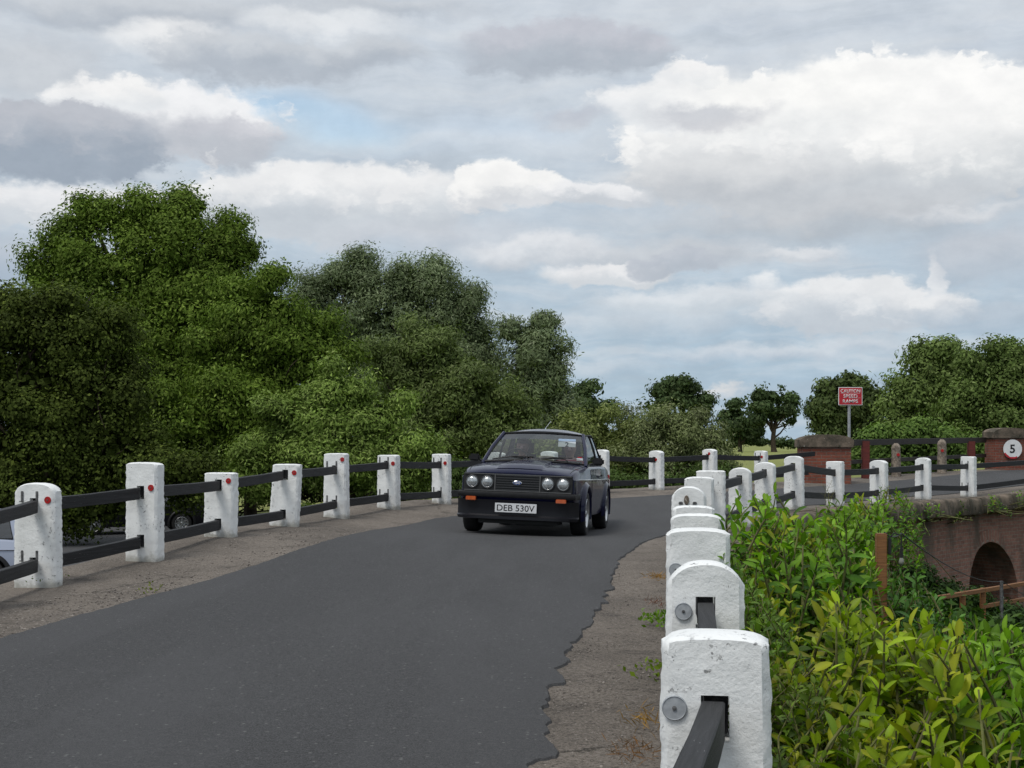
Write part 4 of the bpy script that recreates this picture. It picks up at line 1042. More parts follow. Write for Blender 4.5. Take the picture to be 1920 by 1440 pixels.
# weeds and dry grass at the foot of the right-hand posts
def tuft(px, py, s, n, L_, colr, label, green=False, seed=0):
    g = np.random.default_rng(seed+int(px*7+py)); b = np.array(ground_at(px, py)); b[2] = zg(b[0], b[1])+.004
    pos = b+g.normal(size=(n, 3))*np.array((.05, .11, 0))*(1.1 if green else 1)+np.array((0, 0, .02)); pos[:, 2] += g.random(n)*(.07 if green else .02)
    d = unit(g.normal(size=(n, 3))*np.array((1, 1, .3))+np.array((-.3, 0, .8))); nr = unit(g.normal(size=(n, 3))+np.array((0, 0, .5)))
    LL = L_*g.uniform(.5, 1.2, n); cA = np.array(colr)*g.uniform(.6, 1.3, (n, 1))
    V, Fq, C = leaves(pos+d*LL[:, None]*.5, nr, d, LL, LL*(.6 if green else .07), cA)
    o = link('weed_tuft' if green else 'grass_tuft', tint_mesh('tuft', V, Fq, C, b), M['laurel' if green else 'leaf'], None, tuple(b)); tag(o, label, 'weed' if green else 'grass')
tuft(1238, 1176, 0, 150, .035, (.12, .22, .02), 'bright green weed at the foot of the second nearest right post', True)
tuft(1228, 1278, 0, 60, .035, (.14, .2, .02), 'yellow green weed beside the nearest right post, lower clump', True, 2)
tuft(1232, 1092, 0, 120, .07, (.32, .17, .04), 'orange dry grass tuft beside the third right post', False)
tuft(1238, 1140, 0, 110, .05, (.14, .05, .03), 'reddish brown dead tuft by the second right post', False, 5)
tuft(1215, 1368, 0, 70, .08, (.3, .17, .04), 'flattened orange dry grass beside the nearest right post', False, 6)
tuft(1190, 1425, 0, 120, .06, (.16, .08, .03), 'brown dead grass at the bottom edge beside the nearest right post', False, 8)
tuft(88, 1098, 0, 50, .03, (.1, .16, .02), 'small green weed at the foot of the leftmost white post', True, 9)
tuft(283, 1118, 0, 30, .025, (.14, .17, .02), 'tiny green weed in the crack at the left road edge', True, 10)
tuft(575, 958, 0, 80, .06, (.1, .14, .03), 'green weeds behind the leaning white post on the left verge', True, 11)

g = np.random.default_rng(77); mb = MB()
def stone_at(x, y, r):
    z = zg(x, y)+r*.3; o_ = g.random(3)*9; vs = []
    for a in ((0, 0, 1), (1, 0, 0), (0, 1, 0), (-1, 0, 0), (0, -1, 0), (0, 0, -1)): vs.append((x+a[0]*r*g.uniform(.7, 1.4), y+a[1]*r*g.uniform(.7, 1.4), z+a[2]*r*g.uniform(.5, .9)))
    mb.add(vs, [(0, 1, 2), (0, 2, 3), (0, 3, 4), (0, 4, 1), (5, 2, 1), (5, 3, 2), (5, 4, 3), (5, 1, 4)])
for _ in range(2600):
    i = int(g.integers(60, 420)); b_ = B[min(i, len(B)-1)]; u = g.random()**1.6
    stone_at(b_.x+.02+u*.75, b_.y+g.normal(0, .1), g.uniform(.002, .006)*(1+.6*(g.random() < .08)))
for _ in range(1500):
    i = int(g.integers(60, 420)); a_ = A[min(i, len(A)-1)]; u = g.random()**1.3
    stone_at(a_.x-.02-u*.9, a_.y+g.normal(0, .1), g.uniform(.004, .011))
tag(mb.build('gravel', mat('loose_grit', (.3, .27, .24), (.08, .07, .065), 25, .95, spec=.1)), 'loose grit scattered along the verges', kind='stuff')

# ------------------------------------------------------------------ brick pillars, timber fence, bollards, signs
def pillar(label, c, w, d, h, ang, domeh, ivy=False):
    root = empty('brick_pillar', c, label, 'pillar'); root.rotation_euler.z = ang
    b = MB(); b.box((0, 0, (h-domeh)/2-.15), (w, d, h-domeh+.3), bev=.012); me = b.mesh('shaft'); boxuv(me); o = link('shaft', me, M['brick2'], root)
    b = MB(); rows = []; n = 18; cw, cdp = w+.10, d+.10
    for i in range(n+1):
        u = i/n*2-1; row = []
        for j in range(9):
            v = j/8*2-1
            row.append((u*cw/2, v*cdp/2, h-domeh+.13+(domeh-.13)*math.sqrt(max(0, 1-abs(u)**2.6*.92-.05*v*v))+.008*mnoise.noise(Vector((u*6, v*6, c[0])))))
        rows.append(row)
    b.grid(rows)
    for e_ in (0, -1): b.grid([rows[e_], [Vector((p[0], p[1], h-domeh)) for p in rows[e_]]])
    b.box((0, 0, h-domeh+.05), (cw+.012, cdp+.012, .13), bev=.02)
    for j in (0, 8):
        b.add([r[j] for r in rows]+[(rows[-1][j][0], rows[-1][j][1], h-domeh+.05), (rows[0][j][0], rows[0][j][1], h-domeh+.05)], [tuple(range(n+3))])
    b.build('capstone', M['stone'], root, auto=50)
    return root
pillar('left brick pillar with rounded stone cap where the white fence ends', at(1545, 907, 80), 1.16, .5, 1.15, R(0), .29)
p2 = at(1885, 888, 66); pillar('right brick pillar with rounded stone cap carrying the round number sign', p2, .95, .6, 1.3, R(8), .29)
b = MB(); c_ = at(1925, 888, 63); b.box((c_.x+.2, c_.y+.25, c_.z+.45), (1.5, .4, 1.3)); me = b.mesh('w'); boxuv(me)
o = link('brick_wall', me, M['brick2']); tag(o, 'low brick parapet running off the right edge behind the number sign', 'wall')
b = MB(); b.box((c_.x+.2, c_.y+.25, c_.z+1.15), (1.6, .5, .12), bev=.02); b.build('coping', M['stone'], o)
# timber fence between the pillars
ga, gb = at(1597, 902, 77), at(1848, 886, 66)
gf = empty('timber_fence', ga, 'dark timber fence with two red brown posts between the brick pillars', 'fence')
def gp(px): f = (px-1597)/(1848-1597); return ga.lerp(gb, f)
for zt_, zh in (((822, 817), .15), ((858, 846), .10), ((876, 866), .1)):
    a = Vector((ga.x, ga.y, CAMZ-(zt_[0]+8-832)/77)); b_ = Vector((gb.x, gb.y, CAMZ-(zt_[1]+8-832)/66)); rail_obj('rail', a, b_, M['tarred'], gf, ga, h=zh, w=.05, seed=zt_[0])
for px, w in ((1618, .19), (1815, .2)):
    p = gp(px); z1 = CAMZ-(827-832)/72; b = MB(); b.box((p.x, p.y-.08, (p.z-.2+z1)/2), (w, .12, z1-p.z+.2), bev=.01); me = b.mesh('post', ga); boxuv(me); link('post', me, M['redwood'], gf)
# granite bollards
gpro = None
for k, (px, py, s, h, lb) in enumerate(((1680, 893, 74, .84, 'left rough granite bollard with red reflector before the timber fence'), (1766, 884, 71, .85, 'right rough granite bollard with red reflector before the timber fence'))):
    p = at(px, py, s); root = empty('granite_bollard', p, lb, 'bollard', 'granite bollards in front of the timber fence')
    b = MB(); rows = []
    for i in range(15):
        z = h*i/14; r0 = .115*(1-.12*i/14) if i < 12 else .11*math.sqrt(max(0.02, 1-((i-11.5)/2.7)**2))
        rows.append([((r0+.012*mnoise.noise(Vector((math.cos(t)*2+k*5, math.sin(t)*2, z*7))))*math.cos(t)*1.1, (r0+.01*mnoise.noise(Vector((math.cos(t)*3, k, z*9))))*math.sin(t), z-.05*(i == 0)) for t in np.linspace(0, 2*math.pi, 15)])
    b.grid(rows); b.build('shaft', M['granite'], root, smooth=True)
    b = MB(); b.lathe([(0, .012), (.04, .012), (.04, 0)], 16, Matrix.Translation((.02-.05*k, -.125, h*.65)) @ Matrix.Rotation(R(90), 4, 'X')); b.build('reflector', M['refl_red'], root)
# warning sign
sp_ = at(1592, 905, 75); root = empty('warning_sign', sp_, 'red board on grey pole warning of speed ramps behind the left brick pillar', 'sign')
topz = CAMZ+(832-728)/75; b = MB(); b.cyl((0, 0, -.3), (0, 0, topz-sp_.z-.02), .038, 14); b.build('pole', M['galv'], root, auto=40)
bz = CAMZ+(832-743)/75-sp_.z; b = MB(); b.box((.02, -.05, bz), (.60, .012, .45), bev=.003); bo = b.build('board', M['white_plain'], root)
b = MB(); b.box((.02, -.0585, bz), (.565, .004, .415)); b.build('red_face', M['signred'], bo)
for i, (t_, w) in enumerate((('CAUTION', .49), ('SPEED', .35), ('RAMPS', .38))):
    o = link('lettering', text_mesh(t_, w, .088, .002, off=.012), M['white_plain'], bo, (.02, -.0607, bz+.128-i*.128))
b = MB(); b.box((.02, -.0605, bz+.075), (.47, .0012, .006)); b.box((.12, -.0605, bz-.045), (.3, .0012, .004)); b.build('scratch', M['white_plain'], bo)
# number sign on the right pillar
q = at(1897, 842, 66.5); root = empty('speed_sign', (q.x, p2.y-.36, q.z), 'round white sign with black figure 5 on the right brick pillar', 'sign'); root.rotation_euler.z = R(4)
Mx = Matrix.Rotation(R(90), 4, 'X')
b = MB(); b.lathe([(0, 0), (.27, 0), (.27, .012), (0, .012)], 40, Mx); b.build('disc', M['white_plain'], root)
b = MB(); rows = []
for a in np.linspace(R(205), R(300), 20): rows.append([(r*math.cos(a), y, r*math.sin(a)) for r, y in ((.225+.02*math.sin(a*9)*.3, -.0145), (.272, -.0145))])
b.grid(rows); b.build('red_rim', M['signred'], root)
link('numeral', text_mesh('5', .15, .24, .003, off=.02), M['black'], root, (-.01, -.0145, .01))
# ------------------------------------------------------------------ lower garden: light post, handrail fence, string lights
gz = -2.25
pp = at(1652, 1000, 262); root = empty('wooden_post', (pp.x, pp.y, gz), 'tall orange wooden post among the laurels carrying the string lights', 'post')
b = MB(); b.box((0, 0, (pp.z-gz)/2), (.072, .072, pp.z-gz), bev=.006); me = b.mesh('p'); uvm = boxuv(me); o = link('shaft', me, M['pine'], root)
b = MB(); b.box((.052, -.03, pp.z-gz-.09), (.022, .04, .12), bev=.005); b.tube([(.05, -.03, pp.z-gz-.03), (.08, -.05, pp.z-gz+.005), (.13, -.03, pp.z-gz-.01)], .005, 6); b.build('bracket', M['black'], root)
c0 = at(1658, 998, 262); c1 = at(1690, 1000, 250); c2 = at(1880, 1090, 128); c3 = at(1960, 1128, 118)
root = empty('string_lights', c0, 'black cable of clear bulbs sagging from the wooden post toward the right', 'lights')
pts = []
for a, b_, sg in ((c0, c1, .03), (c1, c2, .12), (c2, c3, .05)):
    for i in range(8): f = i/8; p = a.lerp(b_, f); p.z -= sg*4*f*(1-f); pts.append(p)
pts.append(c3); b = MB(); b.tube(pts, .005, 6); b.build('cable', M['black'], root, org=c0)
M['bulb'] = mat('clear_bulb_glass', (.22, .22, .19), rough=.1)
for px, py, s in ((1690, 1003, 250), (1880, 1096, 128)):
    p = at(px, py, s); b = MB(); b.tube([p, p-Vector((0, 0, .12))], .005, 6); b.tube([p-Vector((0, 0, .1)), p-Vector((0, 0, .17))], .013, 10); so_ = b.build('bulb_socket', M['black'], root, org=c0)
    b = MB(); b.lathe([(.010, 0), (.014, -.012), (.02, -.03), (.019, -.045), (.01, -.058), (0, -.06)], 14, Matrix.Translation(p-Vector((0, 0, .168))-c0)); b.build('bulb', M['bulb'], so_, smooth=True)
p = at(1880, 1090, 128.5); root = empty('metal_pole', (p.x, p.y+.05, gz), 'thin grey pole holding the cable above the handrail', 'pole'); b = MB(); b.cyl((0, 0, 0), (0, 0, p.z-gz), .025, 10); b.build('pole', M['iron'], root, auto=40)
h0, h1 = at(1752, 1122, 118), at(1935, 1092, 104); ho = Vector((h0.x, h0.y, gz))
root = empty('handrail_fence', ho, 'orange wooden handrail below the arch at the right edge', 'fence')
rail_obj('rail', h0, h1, M['pine'], root, ho, h=.07, w=.06, seed=1); rail_obj('rail', h0.lerp(h1, .45)-Vector((0, 0, .27)), h1-Vector((0, 0, .28)), M['pine'], root, ho, h=.07, w=.05, seed=2)
for f in (.27, .47, 1.0):
    p = h0.lerp(h1, f); b = MB(); b.box((p.x, p.y+.03, (gz+p.z+.04)/2), (.08, .08, p.z+.04-gz), bev=.006); me = b.mesh('p', ho); boxuv(me); link('post', me, M['pine'], root)
# ------------------------------------------------------------------ cars and the people in the moving one
def m_paint(name, a, rough=.25, coat=.38):
    m, T, p = newmat(name); T.put(p.inputs['Base Color'], a); p.inputs['Roughness'].default_value = rough
    p.inputs['Coat Weight'].default_value = coat; p.inputs['Coat Roughness'].default_value = .03; p.inputs['Coat IOR'].default_value = 1.42; p.inputs['Specular IOR Level'].default_value = .15
    co = T.new('ShaderNodeTexCoord').outputs['Object']; bn = T.new('ShaderNodeBump'); bn.inputs['Distance'].default_value = .0012
    T.put(bn.inputs['Height'], T.noise(co, 5, 3, .5)); T.put(p.inputs['Coat Normal'], bn.outputs[0]); return m
M['navy'] = m_paint('dark_navy_car_paint', (.0035, .0045, .028))
M['silver'] = m_paint('silver_blue_car_paint', (.36, .40, .50), .35)
M['darkcar'] = m_paint('near_black_car_paint', (.012, .012, .015))
M['trim'] = mat('satin_black_trim', (.012, .012, .013), (.017, .017, .018), 20, .5, spec=.25)
M['grilleblk'] = mat('grille_black', (.012, .012, .012), rough=.5)
M['slat'] = mat('grille_slat_grey', (.045, .045, .046), rough=.35)
M['tyre'] = mat('tyre_rubber', (.014, .014, .014), (.02, .02, .02), 30, .85, .002, 60)
M['alloy'] = mat('polished_alloy', (.62, .62, .63), (.5, .5, .5), 10, .25, metal=.9)
M['chrome'] = mat('chrome', (.8, .8, .8), rough=.08, metal=1)
M['lens'] = mat('headlamp_lens', (.62, .64, .64), (.34, .36, .37), 26, .12, .002, 70, metal=.55, coat=1)
M['amber'] = mat('amber_lens', (.52, .10, .012), (.42, .07, .008), 40, .2, coat=.6)
M['redlens'] = mat('red_tail_lens', (.35, .01, .01), rough=.2, coat=.6)
M['glass'] = m_glass('car_glass', (.80, .84, .82), .08)
M['glassdark'] = m_glass('tinted_glass', (.2, .22, .23), .5)
M['interior'] = mat('charcoal_vinyl', (.02, .02, .022), (.03, .03, .032), 12, .7)
M['plate'] = mat('number_plate_white', (.66, .67, .68), rough=.35)
M['straw'] = mat('cream_straw', (.5, .46, .33), (.42, .38, .26), 60, .8, .002, 120)
M['skin'] = mat('skin', (.55, .34, .25), (.48, .28, .2), 12, .5)
M['bluecard'] = mat('pale_blue_card', (.38, .5, .66), (.3, .42, .6), 14, .5)
M['whitecard'] = mat('white_card', (.66, .7, .74), rough=.5)
M['sunstrip'] = m_glass('blue_sun_strip_glass', (.12, .17, .38), .3)
def build_car(name, label, paint, kind, loc, rot):
    root = empty(name, loc, label, 'car'); root.rotation_euler = rot
    ip = lambda tab: (lambda y: float(np.interp(y, [a for a, b in tab], [b for a, b in tab])))
    est = kind != 'saloon'
    W = ip([(0, .70), (.06, .722), (.3, .748), (.75, .765), (1.3, .775), (2.5, .78), (3.3, .77), (3.8, .745), (4.0, .71)])
    ZS = ip([(0, .765), (.08, .79), (.26, .832), (1.25, .895), (2.2, .905), (3.4, .905), (3.92, .86), (4.0, .80)])
    ZT = ip([(0, .785), (.05, .825), (.24, .868), (1.2, .928), (1.3, .935), (3.4, .945), (3.92, .90), (4.0, .84)])
    ZB = ip([(0, .40), (.04, .30), (.3, .215), (3.6, .22), (4.0, .33)])
    def sec(y, grow=0):
        w = W(y); zs, zt, zb = ZS(y), ZT(y), ZB(y)
        return [(w-.12, zb), (w-.03+grow, zb+.02), (w-.006+grow, zb+.1), (w+.008+grow, .50), (w+.008+grow, .64), (w+.004+grow, .715), (w-.006+grow, .73), (w-.022+grow, zs-.04), (w-.045, zs-.006), (w-.075, zs+.004), (w*.62, zs+(zt-zs)*.75), (w*.3, zt-.004), (0, zt)]
    ys = [0, .012, .04, .1, .2, .32, .42, .52, .64, .75, .86, .98, 1.08, 1.2, 1.3, 1.5, 1.8, 2.1, 2.4, 2.7, 2.9, 3.0, 3.12, 3.24, 3.36, 3.5, 3.7, 3.85, 3.94, 3.985, 4.0]
    b = MB(); rows = []
    for y in ys:
        h = sec(y); rows.append([Vector((x, y, z)) for x, z in h]+[Vector((-x, y, z)) for x, z in reversed(h[:-1])])
    n = len(rows[0]); b.grid(rows)
    k = len(rows)
    b.add([r[0] for r in rows]+[r[-1] for r in rows], [(i, i+1, k+i+1, k+i) for i in range(k-1)])
    b.add(rows[0], [tuple(range(n))]); b.add(rows[-1], [tuple(range(n))])
    me = b.mesh('body'); cs = []
    AX = (.75, 3.15)
    for ay in AX:
        for sx in (-1, 1):
            c = MB(); c.cyl((sx*.46, ay, .30), (sx*1.0, ay, .30), .335, 40); cs.append(c.mesh('c'))
    c = MB(); c.box((0, 2.32, .78), (1.30, 1.95, .9)); cs.append(c.mesh('c'))
    me = cut(me, cs)
    body = link('body', me, paint, root)
    me.polygons.foreach_set('use_smooth', [True]*len(me.polygons)); me.set_sharp_from_angle(angle=R(28))
    # dark liners: wheel wells and floor tub
    b = MB()
    for ay in AX:
        for sx in (-1, 1):
            rows = [[Vector((sx*x, ay+.33*math.cos(a), .30+.33*math.sin(a))) for a in np.linspace(-.4, math.pi+.4, 22)] for x in (.47, .74)]
            b.grid(rows); b.add(rows[0], [tuple(range(22))])
    b.build('wheel_well', M['black'], root, smooth=True)
    b = MB(); x, y0, y1, z0, z1 = .645, 1.35, 3.29, .34, .925
    b.add([(-x,y0,z0),(x,y0,z0),(x,y1,z0),(-x,y1,z0),(-x,y0,z1),(x,y0,z1),(x,y1,z1),(-x,y1,z1)], [(0,1,2,3),(0,4,5,1),(1,5,6,2),(2,6,7,3),(3,7,4,0)])
    b.build('cabin_lining', M['interior'], root)
    b = MB(); b.box((0, 1.50, .91), (1.26, .30, .10), bev=.03); b.box((-.36, 1.60, .965), (.34, .14, .06), bev=.025); b.build('dashboard', M['interior'], root, auto=40)
    b = MB(); b.box((0, 3.12, .925), (1.26, .36, .03)); b.build('parcel_shelf', M['interior'], root)
    # roof and glass
    ct, cbs = ((2.92, 3.42) if not est else (3.62, 3.86))
    at_ = (.555, 1.95, 1.325); ab = (.70, 1.22, .915); ctp = (.545, ct, 1.315); cb_ = (.665, cbs, .92)
    b = MB(); rows = []
    for i in range(13):
        f = i/12; y = at_[1]-.02+(ct-at_[1]+.04)*f; row = []
        crown_ = .075*math.sin(math.pi*(.12+.76*f))+.012
        for j in range(-8, 9):
            u = j/8; xx = (.575+.008*math.sin(math.pi*f))*u; row.append(Vector((xx, y+(.05*u*u if f < .5 else -.05*u*u)*abs(1-2*f), 1.322+crown_*(1-abs(u)**2.4)-.012*(abs(u) == 1))))
        rows.append(row)
    b.grid(rows)
    rows2 = [[r[0], Vector((r[0].x*1.012, r[0].y, r[0].z-.022))] for r in rows]; b.grid(rows2)
    rows2 = [[r[-1], Vector((r[-1].x*1.012, r[-1].y, r[-1].z-.022))] for r in rows]; b.grid(rows2)
    b.build('roof', paint, root, auto=35)
    b = MB(); b.grid([[p+Vector((0, 0, -.03)) for p in r] for r in rows]); b.build('headlining', M['interior'], root, smooth=True)
    def beam(pts, w, d, m_=paint, nm='pillar'):
        bb = MB(); bb.tube(pts, [w]*len(pts), 6); return bb
    for sx in (-1, 1):
        V3 = lambda t: Vector((sx*t[0], t[1], t[2]))
        a0, a1, c1, c0 = V3(ab), V3(at_), V3(ctp), V3(cb_)
        pb0, pb1 = Vector((sx*.708, 2.42, .915)), Vector((sx*.585, 2.36, 1.325))
        mb_ = MB(); mb_.tube([a0-Vector((0, .02, .03)), a0.lerp(a1, .5)+Vector((sx*.008, 0, .012)), a1], [.028, .026, .026], 8); mb_.build('windscreen_pillar', paint, root, auto=50)
        mb_ = MB(); mb_.tube([pb0, pb0.lerp(pb1, .5)+Vector((sx*.014, 0, 0)), pb1], .017, 6); mb_.build('door_pillar', M['trim'], root, auto=50)
        # gutter
        mb_ = MB(); mb_.tube([a0+Vector((sx*.014, .01, 0)), a1+Vector((sx*.028, 0, -.006)), Vector((sx*.605, (at_[1]+ct)/2, 1.345-.01)), c1+Vector((sx*.026, 0, -.004)), c0+Vector((sx*.012, 0, .02))], .009, 6); mb_.build('gutter_rail', M['trim'], root)
        # rear quarter: broad pillar with glass before it
        q0 = Vector((sx*.70, (3.0 if not est else 3.55), .915)); q1 = Vector((sx*.572, (2.80 if not est else 3.45), 1.325))
        mb_ = MB(); mb_.grid([[q0.lerp(c0, f)+Vector((0, 0, -.02)), q0.lerp(c0, f).lerp(q1.lerp(c1, f), .5)+Vector((sx*.015, 0, 0)), q1.lerp(c1, f)+Vector((0, 0, .0))] for f in (0, .25, .5, .75, 1)]); mb_.build('rear_pillar', paint, root, smooth=True)
        for nm, g0, g1, g2, g3 in (('door_window', a0+Vector((0, .06, 0)), pb0-Vector((0, .012, 0)), pb1-Vector((0, .012, 0)), a1+Vector((0, .04, 0))), ('quarter_window', pb0+Vector((0, .012, 0)), q0, q1, pb1+Vector((0, .012, 0)))):
            mb_ = MB(); bulge = Vector((sx*.012, 0, 0))
            mb_.grid([[g0.lerp(g3, v).lerp(g1.lerp(g2, v), u)+bulge*math.sin(math.pi*v) for u in (0, .33, .66, 1)] for v in (0, .25, .5, .75, 1)])
            mb_.build(nm, M['glass' if kind == 'saloon' else 'glassdark'], root, smooth=True)
            mb_ = MB(); loop = [g0, g1, g2, g3, g0]; 
            for p, q in zip(loop, loop[1:]): mb_.tube([p, (p+q)/2+bulge*(1 if abs(p.z-q.z) > .2 else 0), q], .009, 5)
            mb_.build('window_rubber', M['trim'], root)
    def screen(nm, bl, tl, fwd, m_):
        rows = []; 
        for v in np.linspace(0, 1, 9):
            row = []
            for u in np.linspace(-1, 1, 13):
                x = (bl[0]*(1-v)+tl[0]*v)*u; y = bl[1]*(1-v)+tl[1]*v-fwd*.07*(1-u*u)*(1-.5*v); z = bl[2]*(1-v)+tl[2]*v+.012*math.sin(math.pi*v)+.02*(1-u*u)*v+.03*(1-u*u)*(1-v)
                row.append(Vector((x, y, z)))
            rows.append(row)
        return rows
    rows = screen('w', (.685, 1.235, .915), (.545, 1.945, 1.318), 1, None)
    g_ = M['glass' if kind == 'saloon' else 'glassdark']
    b = MB(); b.grid(rows[:7]); ws = b.build('windscreen', g_, root, smooth=True)
    b = MB(); b.grid([rows[6], rows[7], rows[8]]); b.build('sun_strip', M['sunstrip'] if kind == 'saloon' else g_, ws, smooth=True)
    b = MB(); lp_ = rows[0]+[r[-1] for r in rows[1:]]+list(reversed(rows[-1][:-1]))+[r[0] for r in reversed(rows[:-1])]; b.tube([p+Vector((0, -.004, .004)) for p in lp_], .011, 5); b.build('screen_rubber', M['trim'], root)
    rw = screen('r', (.64, cbs-.02, .925), (.53, ct+.02, 1.312), -1, None); b = MB(); b.grid(rw); b.build('rear_window', g_, root, smooth=True)
    # wheel arch flares
    for ay in AX:
        for sx in (-1, 1):
            b = MB(); rows = []
            for a in np.linspace(-.28, math.pi+.28, 30):
                rows.append([Vector((sx*x, ay-math.cos(a)*r, .30+math.sin(a)*r)) for r, x in ((.405, .762), (.375, .79), (.35, .812), (.332, .815), (.33, .76))])
            b.grid(rows); b.build('wheel_arch', paint if kind == 'saloon' else M['trim'], root, smooth=True)
            if kind == 'saloon' or True:
                wroot = None
                Mx = Matrix.Translation((sx*.70, ay, .285)) @ Matrix.Rotation(R(90)*sx, 4, 'Y')
                b = MB(); b.lathe([(.185, -.09), (.24, -.10), (.272, -.095), (.286, -.07), (.289, -.03), (.289, .03), (.286, .07), (.272, .095), (.24, .10), (.185, .09)], 40, Mx); ty = b.build('wheel', M['tyre'], root, smooth=True)
                b = MB(); b.lathe([(.19, .092), (.183, .098), (.172, .085), (.165, .04), (.05, .03), (0, .03)], 36, Mx); b.build('rim', M['alloy'], ty, smooth=True)
                b = MB()
                for q in range(8):
                    a = q*math.pi/4; b.box(Mx @ Vector((.115*math.cos(a), .115*math.sin(a), .062)), (.03, .12, .022) if False else (.022, .13, .024), rot=(Mx.to_3x3() @ Matrix.Rotation(a-math.pi/2, 3, 'Z') @ Matrix.Rotation(0, 3, 'X')) @ Matrix(((0,0,0),(0,0,0),(0,0,0))) if False else None) if False else None
                    c_ = math.cos(a); s_ = math.sin(a); tx, ty_ = -s_, c_
                    P4 = [(c_*.04+tx*.02, s_*.04+ty_*.02), (c_*.04-tx*.02, s_*.04-ty_*.02), (c_*.175-tx*.012, s_*.175-ty_*.012), (c_*.175+tx*.012, s_*.175+ty_*.012)]
                    vs = [Mx @ Vector((u, v, .07)) for u, v in P4]+[Mx @ Vector((u, v, .03)) for u, v in P4]
                    b.add(vs, [(0,1,2,3),(0,4,5,1),(1,5,6,2),(2,6,7,3),(3,7,4,0)])
                b.lathe([(.045, .03), (.045, .08), (.03, .088), (0, .088)], 16, Mx); b.build('spokes', M['alloy'], ty)
    # doors, handles, waist trim
    for sx in (-1, 1):
        b = MB(); rows = []
        for y in np.linspace(1.30, 2.40, 12):
            h = sec(y, .004)[2:8]; rows.append([Vector((sx*x, y, z)) for x, z in h])
        b.grid(rows); dr = b.build('door', paint, root, auto=28)
        b = MB(); b.box((sx*.80, 2.24, .775), (.018, .15, .028), bev=.006); b.build('door_handle', M['trim'], dr)
        b = MB(); rows = []
        for y in np.linspace(.15, 3.85, 30): w = W(y)+.012; rows.append([Vector((sx*w, y, .712)), Vector((sx*(w+.006), y, .718)), Vector((sx*w, y, .726))])
        b.grid(rows); b.build('waist_trim', M['chrome' if kind == 'saloon' else 'trim'], root, smooth=True)
        b = MB(); b.tube([(sx*.73, 1.38, .92), (sx*.775, 1.38, .935)], .016, 8); b.box((sx*.845, 1.37, .965), (.155, .06, .098), bev=.022); b.build('door_mirror', M['trim'], root, auto=40)
        b = MB(); b.box((sx*.63, 4.01, .70), (.20, .03, .17), bev=.01); b.build('tail_light', M['redlens'], root)
    for nm, y, z in (('front_bumper', -.05, .507), ('rear_bumper', 4.06, .47)):
        b = MB(); sg = -1 if y < 0 else 1; rows = []
        for u in np.linspace(-1, 1, 21):
            x = .765*math.copysign(min(1, abs(u)*1.08), u); yy = y+sg*.045*(1-abs(u)**3)-sg*(.30*max(0, abs(u)-.93)/.07)
            rows.append([Vector((x, yy-sg*.03, z+.036)), Vector((x, yy+sg*.012, z+.03)), Vector((x, yy+sg*.022, z)), Vector((x, yy+sg*.01, z-.032)), Vector((x, yy-sg*.03, z-.036))])
        b.grid(rows); b.build(nm, M['trim'], root, auto=40)
    if kind != 'saloon':
        for sx in (-1, 1):
            b = MB(); b.box((sx*.54, -.02, .66), (.26, .05, .15), bev=.02); b.build('headlight', M['lens'], root)
        b = MB(); b.box((0, -.01, .66), (.8, .03, .14), bev=.01); b.build('grille', M['grilleblk'], root)
        return root
    # front end
    b = MB(); b.box((0, -.012, .655), (1.385, .03, .222), bev=.008); gr = b.build('grille', M['grilleblk'], root, auto=40)
    for i in range(7):
        b = MB(); z = .565+i*.03; b.box((0, -.036, z), (.56, .018, .012), bev=.003); b.build('slat', M['slat'], gr)
    b = MB()
    for x in (-.285, .285): b.box((x, -.034, .655), (.012, .022, .20))
    for z in (.552, .758): b.box((0, -.034, z), (1.36, .022, .01))
    b.build('grille_frame', mat('satin_grille_frame', (.10, .10, .10), rough=.35), gr)
    for x in (-.577, -.385, .385, .577):
        b = MB(); Mx = Matrix.Translation((x, -.03, .658)) @ Matrix.Rotation(R(90), 4, 'X')
        b.lathe([(.084, 0), (.084, .016), (.074, .02), (.071, .004)], 32, Mx); hl = b.build('headlight', M['slat'], root, smooth=True)
        b = MB(); b.lathe([(.071, .004), (.071, .016), (.066, .019), (.064, .015)], 32, Mx); b.build('chrome_ring', M['chrome'], hl, smooth=True)
        b = MB(); b.lathe([(.064, .012), (.060, .020), (.042, .028), (.02, .035), (0, .036)], 28, Mx); b.build('lens', M['lens'], hl, smooth=True)
    Mx = Matrix.Translation((0, -.046, .657)) @ Matrix.Rotation(R(90), 4, 'X') @ Matrix.Diagonal((1, .44, 1, 1))
    b = MB(); b.lathe([(0, .004), (.060, .004), (.060, .008), (.054, .010), (.0525, .008), (0, .008)], 32, Mx); bd = b.build('badge', M['chrome'], gr, smooth=False)
    M['badgeblue'] = mat('enamel_blue', (.02, .05, .2), rough=.25); b = MB(); b.lathe([(0, .0095), (.052, .0095), (.052, .0085)], 32, Mx); b.build('badge_enamel', M['badgeblue'], bd)
    link('badge_script', text_mesh('Ford', .078, .030, .0015, shear=.35, off=.012), M['white_plain'], bd, (0, -.0562, .657))
    for x in (-.575, .565):
        b = MB(); b.box((x, -.085, .448), (.128, .05, .05), bev=.006); ind = b.build('indicator', M['amber'], root, auto=40)
    b = MB(); rows = []
    for u in np.linspace(-1, 1, 17):
        x = .775*u; yy = -.03-.05*(1-abs(u)**4)+.10*max(0, abs(u)-.85)/.15
        rows.append([Vector((x, yy, .44)), Vector((x, yy+.02, .34)), Vector((x, yy+.02, .255)), Vector((x, yy-.03, .235)), Vector((x*.98, yy-.03, .20)), Vector((x*.95, yy+.06, .19))])
    b.grid(rows); b.build('air_dam', mat('black_spoiler', (.006, .006, .009), rough=.35), root, auto=30)
